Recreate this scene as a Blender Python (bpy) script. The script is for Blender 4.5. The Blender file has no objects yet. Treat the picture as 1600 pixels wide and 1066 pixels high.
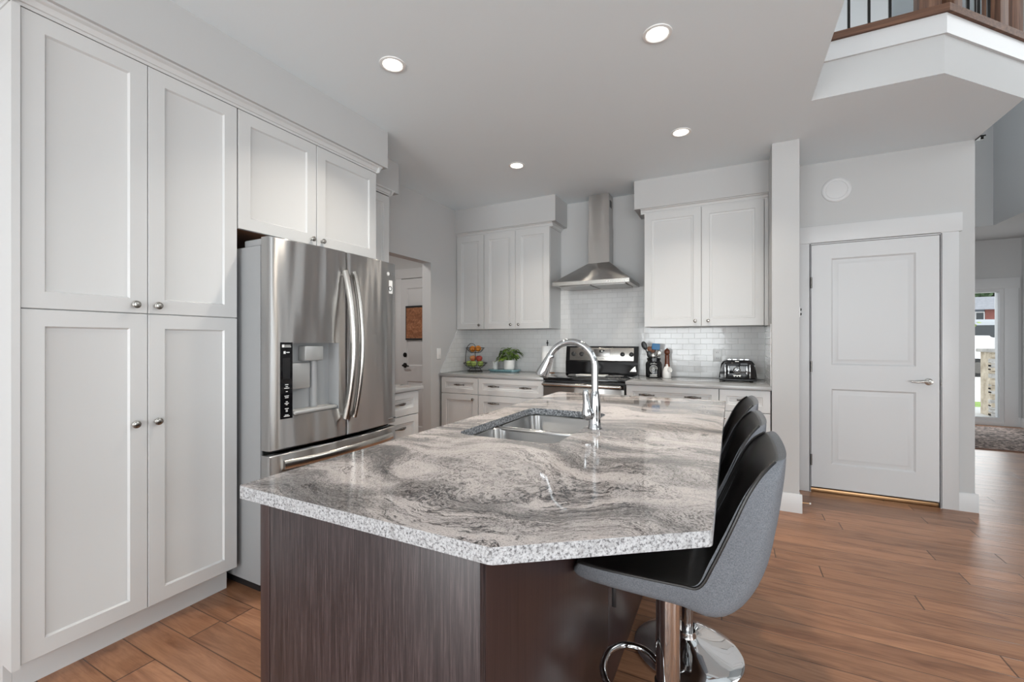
import bpy, bmesh, math, random
from mathutils import Vector, Matrix
PI = math.pi
rnd = random.Random(7)
S = bpy.context.scene
COL = S.collection

# ------------------------------------------------------------------ camera
cam = bpy.data.cameras.new('camera'); cam.sensor_width = 36; cam.lens = 678.6 / 1600 * 36
cam.clip_start = .02; cam.clip_end = 300
co = bpy.data.objects.new('camera', cam); COL.objects.link(co)
co.location = (0, 0, 1.25); co.rotation_euler = (PI / 2, 0, math.radians(26.83))
S.camera = co
# ------------------------------------------------------------------ view
S.view_settings.view_transform = 'Standard'; S.view_settings.look = 'None'
S.view_settings.gamma = 1; S.view_settings.exposure = -0.38; S.view_settings.use_curve_mapping = False
S.cycles.max_bounces = 10; S.cycles.diffuse_bounces = 5; S.cycles.glossy_bounces = 5
S.cycles.caustics_reflective = False; S.cycles.caustics_refractive = False
S.cycles.sample_clamp_indirect = 6
# ------------------------------------------------------------------ sky, sun
W = bpy.data.worlds.new('sky'); S.world = W; W.use_nodes = True
wn = W.node_tree.nodes; wb = wn['Background']
wb.inputs['Color'].default_value = (.90, .95, 1.0, 1); wb.inputs['Strength'].default_value = 2.6
sun = bpy.data.lights.new('sun', 'SUN'); sun.energy = 3.2; sun.angle = .05; sun.color = (1, .95, .88)
so = bpy.data.objects.new('sun', sun); COL.objects.link(so); so.rotation_euler = (math.radians(35), 0, math.radians(-35))
# ------------------------------------------------------------------ daylight at the windows (those behind and right of the camera are added, unseen)
def area(name, loc, rot, sx, sy, e, c=(1, 1, 1)):
    l = bpy.data.lights.new(name, 'AREA'); l.shape = 'RECTANGLE'; l.size = sx; l.size_y = sy; l.energy = e; l.color = c
    o = bpy.data.objects.new(name, l); COL.objects.link(o); o.location = loc; o.rotation_euler = rot
    return o
DAY = (.935, .972, .985)
# area lamps tilted up by tl degrees, as ground-reflected daylight, to brighten the ceiling
WIN_BACK = [(-2.3, -.2, .10, 2.64), (.8, 3.4, .10, 2.64), (1.0, 3.3, 2.9, 4.7)]            # x0,x1,z0,z1 in the unseen wall behind the camera, sized for the light wanted
WIN_RIGHT = [(-3.6, -1.6, .25, 2.35), (-.9, 1.1, .25, 2.35), (-3.6, -1.6, 2.9, 4.7), (-.9, 1.1, 2.9, 4.7), (3.2, 4.9, 3.0, 4.8)]   # y0,y1,z0,z1; unseen, the high ones added for loft and foyer brightness
for (a, b, c, d), e, tl in zip(WIN_BACK, (215, 190, 35), (16, 16, 45)):
    area('daylight', ((a + b) / 2, -4.48, (c + d) / 2), (PI / 2 + math.radians(tl), 0, 0), b - a, d - c, e, DAY)
for (a, b, c, d), e, tl in zip(WIN_RIGHT, (78, 78, 35, 35, 40), (22, 22, 45, 45, 0)):
    area('daylight', (3.73, (a + b) / 2, (c + d) / 2), (PI / 2 + math.radians(tl), 0, PI / 2), b - a, d - c, e, DAY)
area('daylight', (3.15, 8.93, 1.05), (-PI / 2, 0, 0), .76, 1.9, 17, DAY)
area('loft_fill', (-.3, 4.9, 5.33), (0, 0, 0), .4, .4, 45, (1, .97, .93))  # added fill lamp, unseen, brightens the loft wall behind the balusters
area('mudroom_fill', (-3.7, 2.9, 2.70), (0, 0, 0), .4, .4, 26, (1, .95, .9))  # added fill lamp, unseen, brightens the dark mudroom

# ------------------------------------------------------------------ node helper
class G:
    def __init__(s, name):
        s.m = bpy.data.materials.new(name); s.m.use_nodes = True
        s.t = s.m.node_tree; s.n = s.t.nodes; s.b = s.n['Principled BSDF']
    def new(s, typ, ins=None, **kw):
        n = s.n.new(typ)
        for k, v in kw.items(): setattr(n, k, v)
        for k, v in (ins or {}).items(): s.put(n.inputs[k], v)
        return n
    def put(s, sock, v):
        if isinstance(v, bpy.types.NodeSocket): s.t.links.new(v, sock)
        elif hasattr(v, 'outputs'): s.t.links.new(v.outputs[0], sock)
        elif isinstance(v, (tuple, list)) and len(v) == 3 and sock.type == 'RGBA': sock.default_value = (*v, 1)
        else: sock.default_value = v
    def set(s, **kw):
        for k, v in kw.items(): s.put(s.b.inputs[k.replace('_', ' ')], v)
        return s
    def math(s, op, a, b=None, c=None):
        n = s.n.new('ShaderNodeMath'); n.operation = op
        s.put(n.inputs[0], a)
        if b is not None: s.put(n.inputs[1], b)
        if c is not None: s.put(n.inputs[2], c)
        return n.outputs[0]
    def coord(s): return s.new('ShaderNodeTexCoord').outputs['Object']
    def pos(s): return s.new('ShaderNodeNewGeometry').outputs['Position']
    def map(s, v, scale=(1, 1, 1), loc=(0, 0, 0), rot=(0, 0, 0)):
        return s.new('ShaderNodeMapping', {'Vector': v, 'Scale': scale, 'Location': loc, 'Rotation': rot}).outputs[0]
    def noise(s, v, scale, detail=4, rough=.55, dist=0, out='Fac'):
        return s.new('ShaderNodeTexNoise', {'Vector': v, 'Scale': scale, 'Detail': detail, 'Roughness': rough, 'Distortion': dist}).outputs[out]
    def ramp(s, f, stops, interp='LINEAR'):
        n = s.new('ShaderNodeValToRGB', {'Fac': f}); r = n.color_ramp; r.interpolation = interp
        while len(r.elements) < len(stops): r.elements.new(.5)
        for e, (p, c) in zip(r.elements, stops):
            e.position = p; e.color = (*c, 1) if not isinstance(c, (int, float)) else (c, c, c, 1)
        return n.outputs['Color']
    def mix(s, f, a, b, mode='MIX'):
        n = s.n.new('ShaderNodeMix'); n.data_type = 'RGBA'; n.blend_type = mode
        s.put(n.inputs[0], f); s.put(n.inputs[6], a); s.put(n.inputs[7], b)
        return n.outputs[2]
    def bump(s, h, strength=.2, dist=.01):
        s.put(s.b.inputs['Normal'], s.new('ShaderNodeBump', {'Height': h, 'Strength': strength, 'Distance': dist}).outputs[0])
        return s

def lin(r, g=None, b=None):
    if g is None: g = b = r
    f = lambda c: ((c / 255 + .055) / 1.055) ** 2.4 if c > 10 else c / 255 / 12.92
    return (f(r), f(g), f(b))
def plain(name, c, rough=.5, metal=0, **kw):
    g = G(name); g.set(Base_Color=c, Roughness=rough, Metallic=metal, **kw); return g.m

M = {}
def mk_paint(name, c, rough, bs, bstr):
    g = G(name); g.set(Base_Color=c, Roughness=rough); p = g.pos()
    g.bump(g.noise(p, bs, 3), bstr, .002); return g.m
M['wall'] = mk_paint('wall_paint', (.52, .52, .52), .75, 180, .10)
M['ceiling'] = mk_paint('ceiling_paint', (.80, .865, .90), .85, 90, .16)
M['trim'] = plain('trim_paint', (.62, .62, .625), .38)
M['cab'] = plain('cabinet_paint', (.60, .60, .597), .36)
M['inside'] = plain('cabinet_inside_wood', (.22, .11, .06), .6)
M['white'] = plain('white_plastic', (.82, .82, .81), .35)
M['ceramic'] = plain('white_ceramic', (.85, .84, .82), .25)
M['black'] = plain('black_plastic', (.012, .012, .013), .35)
M['blackgloss'] = plain('black_enamel', (.006, .006, .007), .06)
M['rubber'] = plain('black_rubber', (.015, .015, .015), .7)
M['nickel'] = plain('brushed_nickel', (.50, .48, .45), .26, 1)
M['darknickel'] = plain('satin_nickel_dark', (.16, .15, .14), .25, 1)
M['chrome'] = plain('polished_chrome', (.54, .55, .56), .06, 1)
M['chrome_bright'] = plain('bright_chrome', (.80, .80, .80), .05, 1)
M['dispgrey'] = plain('grey_dispenser_plastic', (.36, .365, .37), .4)
M['dispmetal'] = plain('satin_grey_metal', (.50, .50, .49), .42, .5)
M['brass'] = plain('bronze_threshold', (.42, .25, .13), .35, 1)
M['slab'] = plain('grey_quartz', (.36, .36, .36), .12)
M['wire'] = plain('black_wire', (.02, .018, .016), .35, .6)
M['glow'] = plain('lamp_diffuser', (1, .97, .9), .5, Emission_Color=(1, .93, .82, 1), Emission_Strength=9)
M['doorblack'] = plain('black_iron', (.02, .018, .017), .3, .8)

def mk_steel(name, c, rough, rot, wav=.0):
    g = G(name); g.set(Base_Color=c, Roughness=rough, Metallic=1, Anisotropic=1.0, Anisotropic_Rotation=rot)
    t = g.new('ShaderNodeTangent', direction_type='RADIAL', axis='Z'); g.put(g.b.inputs['Tangent'], t.outputs[0])
    p = g.pos()
    n = g.noise(g.map(p, (3, 3, 700)), 1, 2)
    g.put(g.b.inputs['Roughness'], g.math('MULTIPLY_ADD', n, .10, rough - .05))
    if wav:
        w = g.noise(g.map(p, (8, 8, .9)), 1, 1)
        g.bump(w, wav, .03)
    return g.m
M['steel'] = mk_steel('stainless_steel_brushed', (.52, .515, .51), .40, .25, .6)
M['steel2'] = mk_steel('stainless_steel_plain', (.47, .455, .44), .30, .25, .35)
M['sink'] = mk_steel('sink_steel', (.60, .595, .59), .34, .25)
M['fridge_side'] = plain('grey_enamel', (.27, .275, .28), .42)
M['steel_dark'] = plain('steel_dark', (.33, .32, .31), .3, 1)

# granite
def mk_granite():
    g = G('granite_polished'); p = g.pos()
    wq = g.noise(g.map(p, (1.25, 1.25, 1.25), (3.1, .4, 0)), 1, 2, .5, 0, 'Color')
    wv = g.new('ShaderNodeVectorMath', {0: wq, 1: (.5, .5, .5)}, operation='SUBTRACT').outputs[0]
    wv = g.new('ShaderNodeVectorMath', {0: wv, 'Scale': 1.15}, operation='SCALE').outputs[0]
    q = g.new('ShaderNodeVectorMath', {0: p, 1: wv}, operation='ADD').outputs[0]
    w2 = g.noise(p, 6, 4, .6, 0, 'Color')
    w2 = g.new('ShaderNodeVectorMath', {0: w2, 1: (.5, .5, .5)}, operation='SUBTRACT').outputs[0]
    w2 = g.new('ShaderNodeVectorMath', {0: w2, 'Scale': .13}, operation='SCALE').outputs[0]
    q = g.new('ShaderNodeVectorMath', {0: q, 1: w2}, operation='ADD').outputs[0]
    R = (0, 0, .12)
    band = g.noise(g.map(q, (1.7, 5.5, 2), (0, 0, 0), R), 1, 5, .62)
    band2 = g.noise(g.map(q, (4, 17, 4), (2, 5, 0), R), 1, 4, .6)
    vein = g.noise(g.map(q, (3.0, 15, 4), (9, 7, 1), R), 1, 5, .62)
    fleck = g.noise(g.map(q, (120, 260, 80), (0, 0, 0), R), 1, 4, .75)
    grain = g.noise(p, 300, 3, .75)
    base = g.ramp(band, [(.36, lin(150, 145, 143)), (.45, lin(178, 171, 168)), (.53, lin(206, 197, 193)), (.68, lin(216, 207, 203))])
    # dark mica flecks: dense in grey bands, sparse in the pale ones
    dens = g.math('ADD', fleck, g.math('SUBTRACT', g.ramp(band, [(.40, .085), (.54, .0)]), .0))
    dens = g.math('ADD', dens, g.ramp(band2, [(.44, .0), (.62, .075)]))
    base = g.mix(g.ramp(dens, [(.555, 0.0), (.67, .85)]), base, lin(92, 88, 87))
    vm = g.ramp(vein, [(.470, 0.0), (.49, 1.0), (.504, 1.0), (.524, 0.0)])
    vk = g.ramp(g.noise(g.map(q, (2.0, 3.6, 2), (4, 1, 0)), 1, 3), [(.42, 0.0), (.56, 1.0)])
    vm = g.math('MULTIPLY', g.math('MULTIPLY', vm, vk), g.ramp(fleck, [(.40, .25), (.52, 1.0)]))
    base = g.mix(vm, base, lin(52, 48, 48))
    base = g.mix(.75, base, g.mix(1.0, base, g.ramp(grain, [(.36, .50), (.47, .97), (.66, 1.14)]), 'MULTIPLY'))
    g.set(Base_Color=base, Roughness=.05)
    g.b.inputs['Specular IOR Level'].default_value = .55
    return g.m
M['granite'] = mk_granite()
def mk_granite_edge():
    g = G('granite_rough_edge'); p = g.pos()
    a = g.noise(p, 190, 4, .75); b = g.noise(p, 40, 3, .6)
    c = g.ramp(a, [(.38, lin(84, 84, 86)), (.45, lin(150, 150, 152)), (.51, lin(172, 173, 175)), (.62, lin(190, 191, 193))])
    c = g.mix(g.ramp(b, [(.52, 0.0), (.70, .5)]), c, lin(120, 118, 118))
    g.set(Base_Color=c, Roughness=.35); g.bump(a, .25, .004); return g.m
M['granite_edge'] = mk_granite_edge()
def mk_granite_cut():
    g = G('granite_cut_dark'); p = g.pos(); a = g.noise(p, 120, 3, .7)
    g.set(Base_Color=g.ramp(a, [(.38, lin(70, 72, 76)), (.5, lin(125, 128, 132)), (.64, lin(195, 197, 200))]), Roughness=.4); return g.m
M['granite_cut'] = mk_granite_cut()

# plank floor: boards run along X
def mk_floor():
    g = G('hickory_planks'); p = g.pos()
    sx = g.new('ShaderNodeSeparateXYZ', {0: p}); x, y = sx.outputs[0], sx.outputs[1]
    Wd, L = .127, 1.15
    ry = g.math('DIVIDE', y, Wd); row = g.math('FLOOR', ry); fy = g.math('FRACT', ry)
    off = g.new('ShaderNodeTexWhiteNoise', {'W': row}, noise_dimensions='1D').outputs['Value']
    rx = g.math('ADD', g.math('DIVIDE', x, L), g.math('MULTIPLY', off, 7.31)); colm = g.math('FLOOR', rx); fx = g.math('FRACT', rx)
    idv = g.new('ShaderNodeCombineXYZ', {0: colm, 1: row})
    wn_ = g.new('ShaderNodeTexWhiteNoise', {'Vector': idv.outputs[0]}, noise_dimensions='2D')
    rv = wn_.outputs['Value']
    sh = g.new('ShaderNodeVectorMath', {0: wn_.outputs['Color'], 'Scale': 9}, operation='SCALE').outputs[0]
    pp = g.new('ShaderNodeVectorMath', {0: p, 1: sh}, operation='ADD').outputs[0]
    ring = g.noise(g.map(pp, (1.6, 11, 1)), 1, 4, .6, 1.8)
    fine = g.noise(g.map(pp, (6, 150, 1)), 1, 3, .6)
    knot = g.noise(g.map(pp, (2.2, 6, 1)), 1, 3, .6, 1.6)
    c = g.ramp(ring, [(.28, lin(114, 74, 50)), (.42, lin(147, 103, 75)), (.58, lin(168, 122, 91)), (.78, lin(141, 96, 68))])
    c = g.mix(g.ramp(fine, [(.45, 0.0), (.7, .30)]), c, lin(112, 70, 48))
    c = g.mix(g.ramp(knot, [(.64, 0.0), (.78, .5)]), c, lin(96, 56, 36))
    tone = g.ramp(rv, [(0, .80), (.5, .98), (1, 1.14)])
    c = g.mix(1.0, c, tone, 'MULTIPLY')
    jy = g.math('MINIMUM', fy, g.math('SUBTRACT', 1, fy)); jx = g.math('MINIMUM', fx, g.math('SUBTRACT', 1, fx))
    ey = g.ramp(jy, [(.0, 0.0), (.022, 1.0)]); ex = g.ramp(jx, [(.0, 0.0), (.0026, 1.0)])
    e = g.math('MULTIPLY', ey, ex)
    c = g.mix(e, lin(38, 20, 13), c)
    scr = g.noise(g.map(p, (1.2, 16, 1)), 1, 2)
    ht = g.math('ADD', g.math('MULTIPLY', scr, .6), g.math('ADD', g.math('MULTIPLY', e, .35), g.math('MULTIPLY', fine, .05)))
    g.set(Base_Color=c, Roughness=g.math('MULTIPLY_ADD', fine, .16, .25)); g.bump(ht, .35, .006)
    return g.m
M['floor'] = mk_floor()
def mk_grain(name, dark, mid, light, sc, rough, axis='z'):
    g = G(name); p = g.pos()
    k = {'z': (1, 1, .03), 'x': (.03, 1, 1), 'y': (1, .03, 1)}[axis]
    a = g.noise(g.map(p, tuple(v * sc for v in k)), 1, 4, .7, .3); b = g.noise(g.map(p, tuple(v * sc * .12 for v in k)), 1, 3, .6, .8)
    c = g.ramp(a, [(.34, dark), (.50, mid), (.68, light)])
    c = g.mix(g.ramp(b, [(.4, 0.0), (.7, .25)]), c, dark)
    g.set(Base_Color=c, Roughness=rough); g.bump(a, .15, .002); return g.m
M['espresso'] = mk_grain('espresso_oak', lin(34, 26, 27), lin(50, 40, 41), lin(78, 66, 66), 260, .36)
M['espresso2'] = mk_grain('espresso_smooth', lin(46, 33, 32), lin(54, 39, 38), lin(60, 44, 42), 60, .3)
M['walnut'] = mk_grain('stained_wood', lin(70, 45, 32), lin(104, 72, 54), lin(132, 96, 74), 60, .6)
M['walnut_x'] = mk_grain('stained_wood_rail', lin(74, 48, 34), lin(98, 66, 48), lin(120, 84, 62), 60, .62, 'x')
M['millwood'] = mk_grain('mill_wood', lin(70, 32, 16), lin(110, 55, 30), lin(140, 78, 46), 90, .3)
M['spoonwood'] = mk_grain('spoon_wood', lin(90, 52, 30), lin(130, 80, 50), lin(160, 105, 70), 90, .5)

# subway tile
def mk_tile(axis):
    g = G('white_subway_tile'); p = g.pos()
    s = g.new('ShaderNodeSeparateXYZ', {0: p})
    v = g.new('ShaderNodeCombineXYZ', {0: s.outputs[0 if axis == 'x' else 1], 1: g.math('SUBTRACT', s.outputs[2], .907)}).outputs[0]
    br = g.new('ShaderNodeTexBrick', {'Vector': v, 'Color1': (.72, .72, .715), 'Color2': (.68, .68, .675), 'Mortar': (.60, .60, .59),
        'Scale': 1, 'Mortar Size': .0022, 'Mortar Smooth': .35, 'Brick Width': .104, 'Row Height': .0525, 'Bias': 0}, offset=.5)
    g.set(Base_Color=br.outputs['Color'], Roughness=.1)
    w = g.noise(p, 14, 2)
    inv = g.math('SUBTRACT', 1, br.outputs['Fac'])
    ht = g.math('ADD', g.math('MULTIPLY', inv, .8), g.math('MULTIPLY', w, .5)); g.bump(ht, .45, .004)
    return g.m
M['tile'] = mk_tile('x'); M['tile_y'] = mk_tile('y')
def mk_fabric():
    g = G('grey_woven_fabric'); p = g.coord()
    a = g.noise(g.map(p, (1000, 1000, 300)), 1, 2, .7); b = g.noise(g.map(p, (300, 300, 1100)), 1, 2, .7)
    n = g.math('ADD', g.math('MULTIPLY', a, .5), g.math('MULTIPLY', b, .5))
    g.set(Base_Color=g.ramp(n, [(.36, lin(84, 87, 92)), (.5, lin(106, 109, 115)), (.64, lin(128, 131, 136))]), Roughness=.9)
    g.bump(n, .4, .003); return g.m
M['fabric'] = mk_fabric()
def mk_leather():
    g = G('black_leather'); p = g.coord(); n = g.noise(p, 260, 3)
    g.set(Base_Color=(.012, .011, .011), Roughness=.33); g.bump(n, .12, .002); return g.m
M['leather'] = mk_leather()
def speck(name, stops, sc, rough, bump=0):
    g = G(name); p = g.coord(); n = g.noise(p, sc, 3, .65)
    g.set(Base_Color=g.ramp(n, stops), Roughness=rough)
    if bump: g.bump(n, bump, .004)
    return g.m
M['orange'] = speck('orange_peel', [(.3, (.62, .20, .02)), (.7, (.78, .30, .04))], 60, .4, .2)
M['greenapple'] = speck('green_apple_skin', [(.3, (.22, .33, .06)), (.7, (.42, .50, .14))], 25, .3)
M['redapple'] = speck('red_apple_skin', [(.35, (.28, .03, .03)), (.65, (.45, .08, .05))], 18, .3)
M['peach'] = speck('blush_apple_skin', [(.40, (.62, .30, .10)), (.60, (.50, .12, .06))], 14, .35)
M['leaf'] = speck('green_leaf', [(.35, (.05, .12, .02)), (.65, (.20, .30, .05))], 30, .4)
M['blueglaze'] = speck('blue_glaze', [(.3, (.12, .25, .29)), (.7, (.24, .40, .43))], 40, .2)
M['bluespat'] = plain('blue_silicone', (.02, .16, .36), .4)
M['soil'] = plain('potting_soil', (.03, .02, .012), .9)
M['brown'] = plain('brown_wood_tool', (.16, .08, .04), .5)
M['rugmat'] = speck('patterned_rug_pile', [(.40, lin(60, 52, 50)), (.5, lin(130, 114, 106)), (.60, lin(190, 170, 160))], 26, .95, .5)
M['rugedge'] = plain('rug_binding', lin(128, 98, 84), .9)
M['car'] = plain('white_car_paint', (.80, .81, .83), .2)
M['silver'] = plain('silver_car_paint', (.42, .45, .49), .3)
M['carglass'] = plain('dark_car_glass', (.03, .035, .04), .05)
M['concrete'] = speck('pale_concrete', [(.3, (.55, .54, .52)), (.7, (.66, .65, .63))], 4, .9)
M['grass'] = speck('lawn_grass', [(.3, (.10, .20, .03)), (.7, (.26, .38, .09))], 12, .9)
M['tree'] = speck('tree_leaves', [(.3, (.02, .05, .02)), (.7, (.08, .14, .05))], 3, .8)
M['bush'] = speck('bright_leaves', [(.3, (.16, .26, .04)), (.7, (.42, .50, .14))], 5, .8)
M['roofing'] = speck('grey_shingles', [(.3, (.16, .17, .19)), (.7, (.26, .27, .30))], 6, .9)
M['brickred'] = speck('red_siding', [(.3, (.20, .06, .05)), (.7, (.28, .10, .08))], 5, .8)
M['bluegrey'] = plain('blue_grey_siding', (.22, .26, .31), .7)
def mk_glass():
    g = G('window_glass'); n = g.n; out = n['Material Output']
    tr = g.new('ShaderNodeBsdfTransparent', {'Color': (.97, .98, .98)}); gl = g.new('ShaderNodeBsdfGlossy', {'Roughness': .01})
    fr = g.new('ShaderNodeFresnel', {'IOR': 1.45}); mx = g.new('ShaderNodeMixShader', {0: fr, 1: tr, 2: gl})
    g.t.links.new(mx.outputs[0], out.inputs[0]); return g.m
M['glass'] = mk_glass()
def mk_frosted():
    g = G('jar_glass'); g.set(Base_Color=(.9, .92, .92), Roughness=.05, Alpha=.35); return g.m
M['jar'] = mk_frosted()
M['stone_a'] = speck('ledge_stone_tan', [(.3, (.40, .32, .23)), (.7, (.70, .61, .48))], 9, .9, .5)
M['stone_b'] = speck('ledge_stone_grey', [(.3, (.36, .34, .32)), (.7, (.62, .59, .55))], 9, .9, .5)
M['paper'] = plain('paper', (.86, .86, .85), .9)
M['ink'] = plain('black_ink', (.02, .02, .02), .6)
M['mark'] = plain('white_print', (.75, .75, .74), .5)
M['markgrey'] = plain('grey_print', (.30, .30, .30), .5)
def mk_calendar():
    g = G('carved_wood_panel'); p = g.pos(); n = g.noise(p, 55, 4, .7); b = g.noise(g.map(p, (4, 4, 18)), 1, 2)
    c = g.ramp(n, [(.36, lin(120, 74, 48)), (.5, lin(158, 104, 70)), (.66, lin(182, 128, 92))])
    c = g.mix(g.ramp(b, [(.45, 0.0), (.6, .5)]), c, lin(110, 66, 42)); g.set(Base_Color=c, Roughness=.6); g.bump(n, .3, .003); return g.m
M['carved'] = mk_calendar()
M['emblem'] = plain('white_emblem', (.7, .7, .68), .4)

# ------------------------------------------------------------------ geometry helpers
def box(bm, x0, x1, y0, y1, z0, z1, mi=0):
    v = [bm.verts.new(p) for p in ((x0, y0, z0), (x1, y0, z0), (x1, y1, z0), (x0, y1, z0), (x0, y0, z1), (x1, y0, z1), (x1, y1, z1), (x0, y1, z1))]
    fs = [bm.faces.new([v[i] for i in f]) for f in ((0, 3, 2, 1), (4, 5, 6, 7), (0, 1, 5, 4), (1, 2, 6, 5), (2, 3, 7, 6), (3, 0, 4, 7))]
    for f in fs: f.material_index = mi
    return v
def rbox(bm, x0, x1, y0, y1, z0, z1, r=.004, seg=2, mi=0):
    t = bmesh.new(); box(t, x0, x1, y0, y1, z0, z1, mi)
    r = min(r, .49 * min(x1 - x0, y1 - y0, z1 - z0))
    bmesh.ops.bevel(t, geom=t.edges[:], offset=r, segments=seg, profile=.5, affect='EDGES'); merge(bm, t)
def merge(bm, t, mat=None):
    if mat is not None: bmesh.ops.transform(t, matrix=mat, verts=t.verts[:])
    me = bpy.data.meshes.new('tmp'); t.to_mesh(me); bm.from_mesh(me); bpy.data.meshes.remove(me); t.free()
def prism(bm, poly, a, b, axis='z', mi=0):
    def P(u, v, w): return {'z': (u, v, w), 'x': (w, u, v), 'y': (u, w, v)}[axis]
    lo = [bm.verts.new(P(u, v, a)) for u, v in poly]; hi = [bm.verts.new(P(u, v, b)) for u, v in poly]; n = len(poly)
    fs = [bm.faces.new(lo[::-1]), bm.faces.new(hi)] + [bm.faces.new((lo[i], lo[(i + 1) % n], hi[(i + 1) % n], hi[i])) for i in range(n)]
    for f in fs: f.material_index = mi
    return fs
def frame_at(d):
    d = d.normalized(); u = d.orthogonal().normalized() if abs(d.z) > .99 else Vector((0, 0, 1)).cross(d).normalized()
    return u, d.cross(u).normalized()
def tube(bm, pts, r, seg=12, closed=False, flat=None, caps=True):
    P = [Vector(p) for p in pts]; n = len(P); rs = r if isinstance(r, (list, tuple)) else [r] * n
    rings = []; u = None
    for i in range(n):
        if closed: d = P[(i + 1) % n] - P[i - 1]
        else: d = P[min(i + 1, n - 1)] - P[max(i - 1, 0)]
        d.normalize()
        if u is None: u, w = frame_at(d)
        else:
            u = (u - d * u.dot(d)); u = u.normalized() if u.length > 1e-6 else frame_at(d)[0]
            w = d.cross(u)
        k = flat if flat else 1
        rings.append([bm.verts.new(P[i] + (u * math.cos(2 * PI * j / seg) + w * k * math.sin(2 * PI * j / seg)) * rs[i]) for j in range(seg)])
    m = n if closed else n - 1
    for i in range(m):
        a, b = rings[i], rings[(i + 1) % n]
        for j in range(seg): bm.faces.new((a[j], a[(j + 1) % seg], b[(j + 1) % seg], b[j]))
    if not closed and caps: bm.faces.new(rings[0][::-1]); bm.faces.new(rings[-1])
def cyl(bm, p0, p1, r0, r1=None, seg=24): tube(bm, [p0, p1], [r0, r0 if r1 is None else r1], seg)
def lathe(bm, prof, c=(0, 0, 0), d=(0, 0, 1), seg=32, sc=(1, 1)):
    d = Vector(d).normalized(); u, w = frame_at(d); c = Vector(c); rings = []
    for r, h in prof:
        if r < 1e-6: rings.append([bm.verts.new(c + d * h)])
        else: rings.append([bm.verts.new(c + d * h + u * r * sc[0] * math.cos(2 * PI * j / seg) + w * r * sc[1] * math.sin(2 * PI * j / seg)) for j in range(seg)])
    for a, b in zip(rings, rings[1:]):
        for j in range(seg):
            k = (j + 1) % seg
            f = [a[j % len(a)], a[k % len(a)], b[k % len(b)], b[j % len(b)]]
            f = list(dict.fromkeys(f))
            if len(f) > 2: bm.faces.new(f)
    for rg, fl in ((rings[0], True), (rings[-1], False)):
        if len(rg) > 1: bm.faces.new(rg[::-1] if fl else rg)
def ball(bm, c, r, sc=(1, 1, 1), seg=16):
    t = bmesh.new(); bmesh.ops.create_uvsphere(t, u_segments=seg, v_segments=max(6, seg * 2 // 3), radius=r)
    merge(bm, t, Matrix.Translation(c) @ Matrix.Diagonal((*sc, 1)))
def arc(c, r, a0, a1, n, f):      # f(u,v) -> 3-D point
    return [f(c[0] + r * math.cos(a0 + (a1 - a0) * i / n), c[1] + r * math.sin(a0 + (a1 - a0) * i / n)) for i in range(n + 1)]
def smooth_path(pts, n=6):
    P = [Vector(p) for p in pts]; out = []
    for i in range(len(P) - 1):
        p0, p1, p2, p3 = P[max(i - 1, 0)], P[i], P[i + 1], P[min(i + 2, len(P) - 1)]
        for k in range(n):
            t = k / n
            out.append(.5 * ((2 * p1) + (p2 - p0) * t + (2 * p0 - 5 * p1 + 4 * p2 - p3) * t * t + (3 * p1 - p0 - 3 * p2 + p3) * t ** 3))
    return out + [P[-1]]

def obj(name, bm, mat, parent=None, origin=(0, 0, 0), ang=35, label=None):
    bmesh.ops.recalc_face_normals(bm, faces=bm.faces[:])
    me = bpy.data.meshes.new(name); bm.to_mesh(me); bm.free()
    for m in (mat if isinstance(mat, (list, tuple)) else [mat]): me.materials.append(M[m])
    if origin != (0, 0, 0): me.transform(Matrix.Translation(-Vector(origin)))
    if ang:
        me.polygons.foreach_set('use_smooth', [True] * len(me.polygons)); me.set_sharp_from_angle(angle=math.radians(ang))
    o = bpy.data.objects.new(name, me); COL.objects.link(o)
    if parent: o.parent = parent
    else: o.location = origin
    if label: o['label'] = label
    return o
def tag(o, label, cat, group=None):
    o['label'] = label; o['category'] = cat
    if group: o['group'] = group
    return o
class Thing:
    """an Empty at the thing's base; parts are given in world coordinates (or local when loc is the origin)"""
    def __init__(s, name, label, cat, loc, group=None, world=True):
        s.o = bpy.data.objects.new(name, None); COL.objects.link(s.o); s.o.empty_display_size = .1
        s.loc = loc if world else (0, 0, 0); s.o.location = loc; tag(s.o, label, cat, group)
    def part(s, name, bm, mat, parent=None, label=None, ang=35):
        return obj(name, bm, mat, parent or s.o, s.loc, ang, label)
def solo(name, bm, mat, label, cat, loc, group=None, ang=35):
    return tag(obj(name, bm, mat, None, loc, ang), label, cat, group)
def struct(name, bm, mat, ang=30, parent=None, label=None):
    o = obj(name, bm, mat, parent, (0, 0, 0), ang); o['kind'] = 'structure'
    if label: o['label'] = label
    return o
def B(*a, **k):
    bm = bmesh.new(); box(bm, *a, **k); return bm
def RB(*a, **k):
    bm = bmesh.new(); rbox(bm, *a, **k); return bm
def copy_tree(o, parent=None):
    c = o.copy(); COL.objects.link(c)
    if parent: c.parent = parent
    for ch in list(o.children): copy_tree(ch, c)
    return c
def text_bm(body, size, extrude=.0004, font=None):
    c = bpy.data.curves.new('t', 'FONT'); c.body = body; c.size = size; c.extrude = extrude; c.align_x = 'CENTER'; c.align_y = 'CENTER'; c.resolution_u = 3
    t = bpy.data.objects.new('t', c); COL.objects.link(t)
    me = bpy.data.meshes.new_from_object(t.evaluated_get(bpy.context.evaluated_depsgraph_get()))
    bpy.data.objects.remove(t); bpy.data.curves.remove(c)
    bm = bmesh.new(); bm.from_mesh(me); bpy.data.meshes.remove(me); return bm

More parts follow.
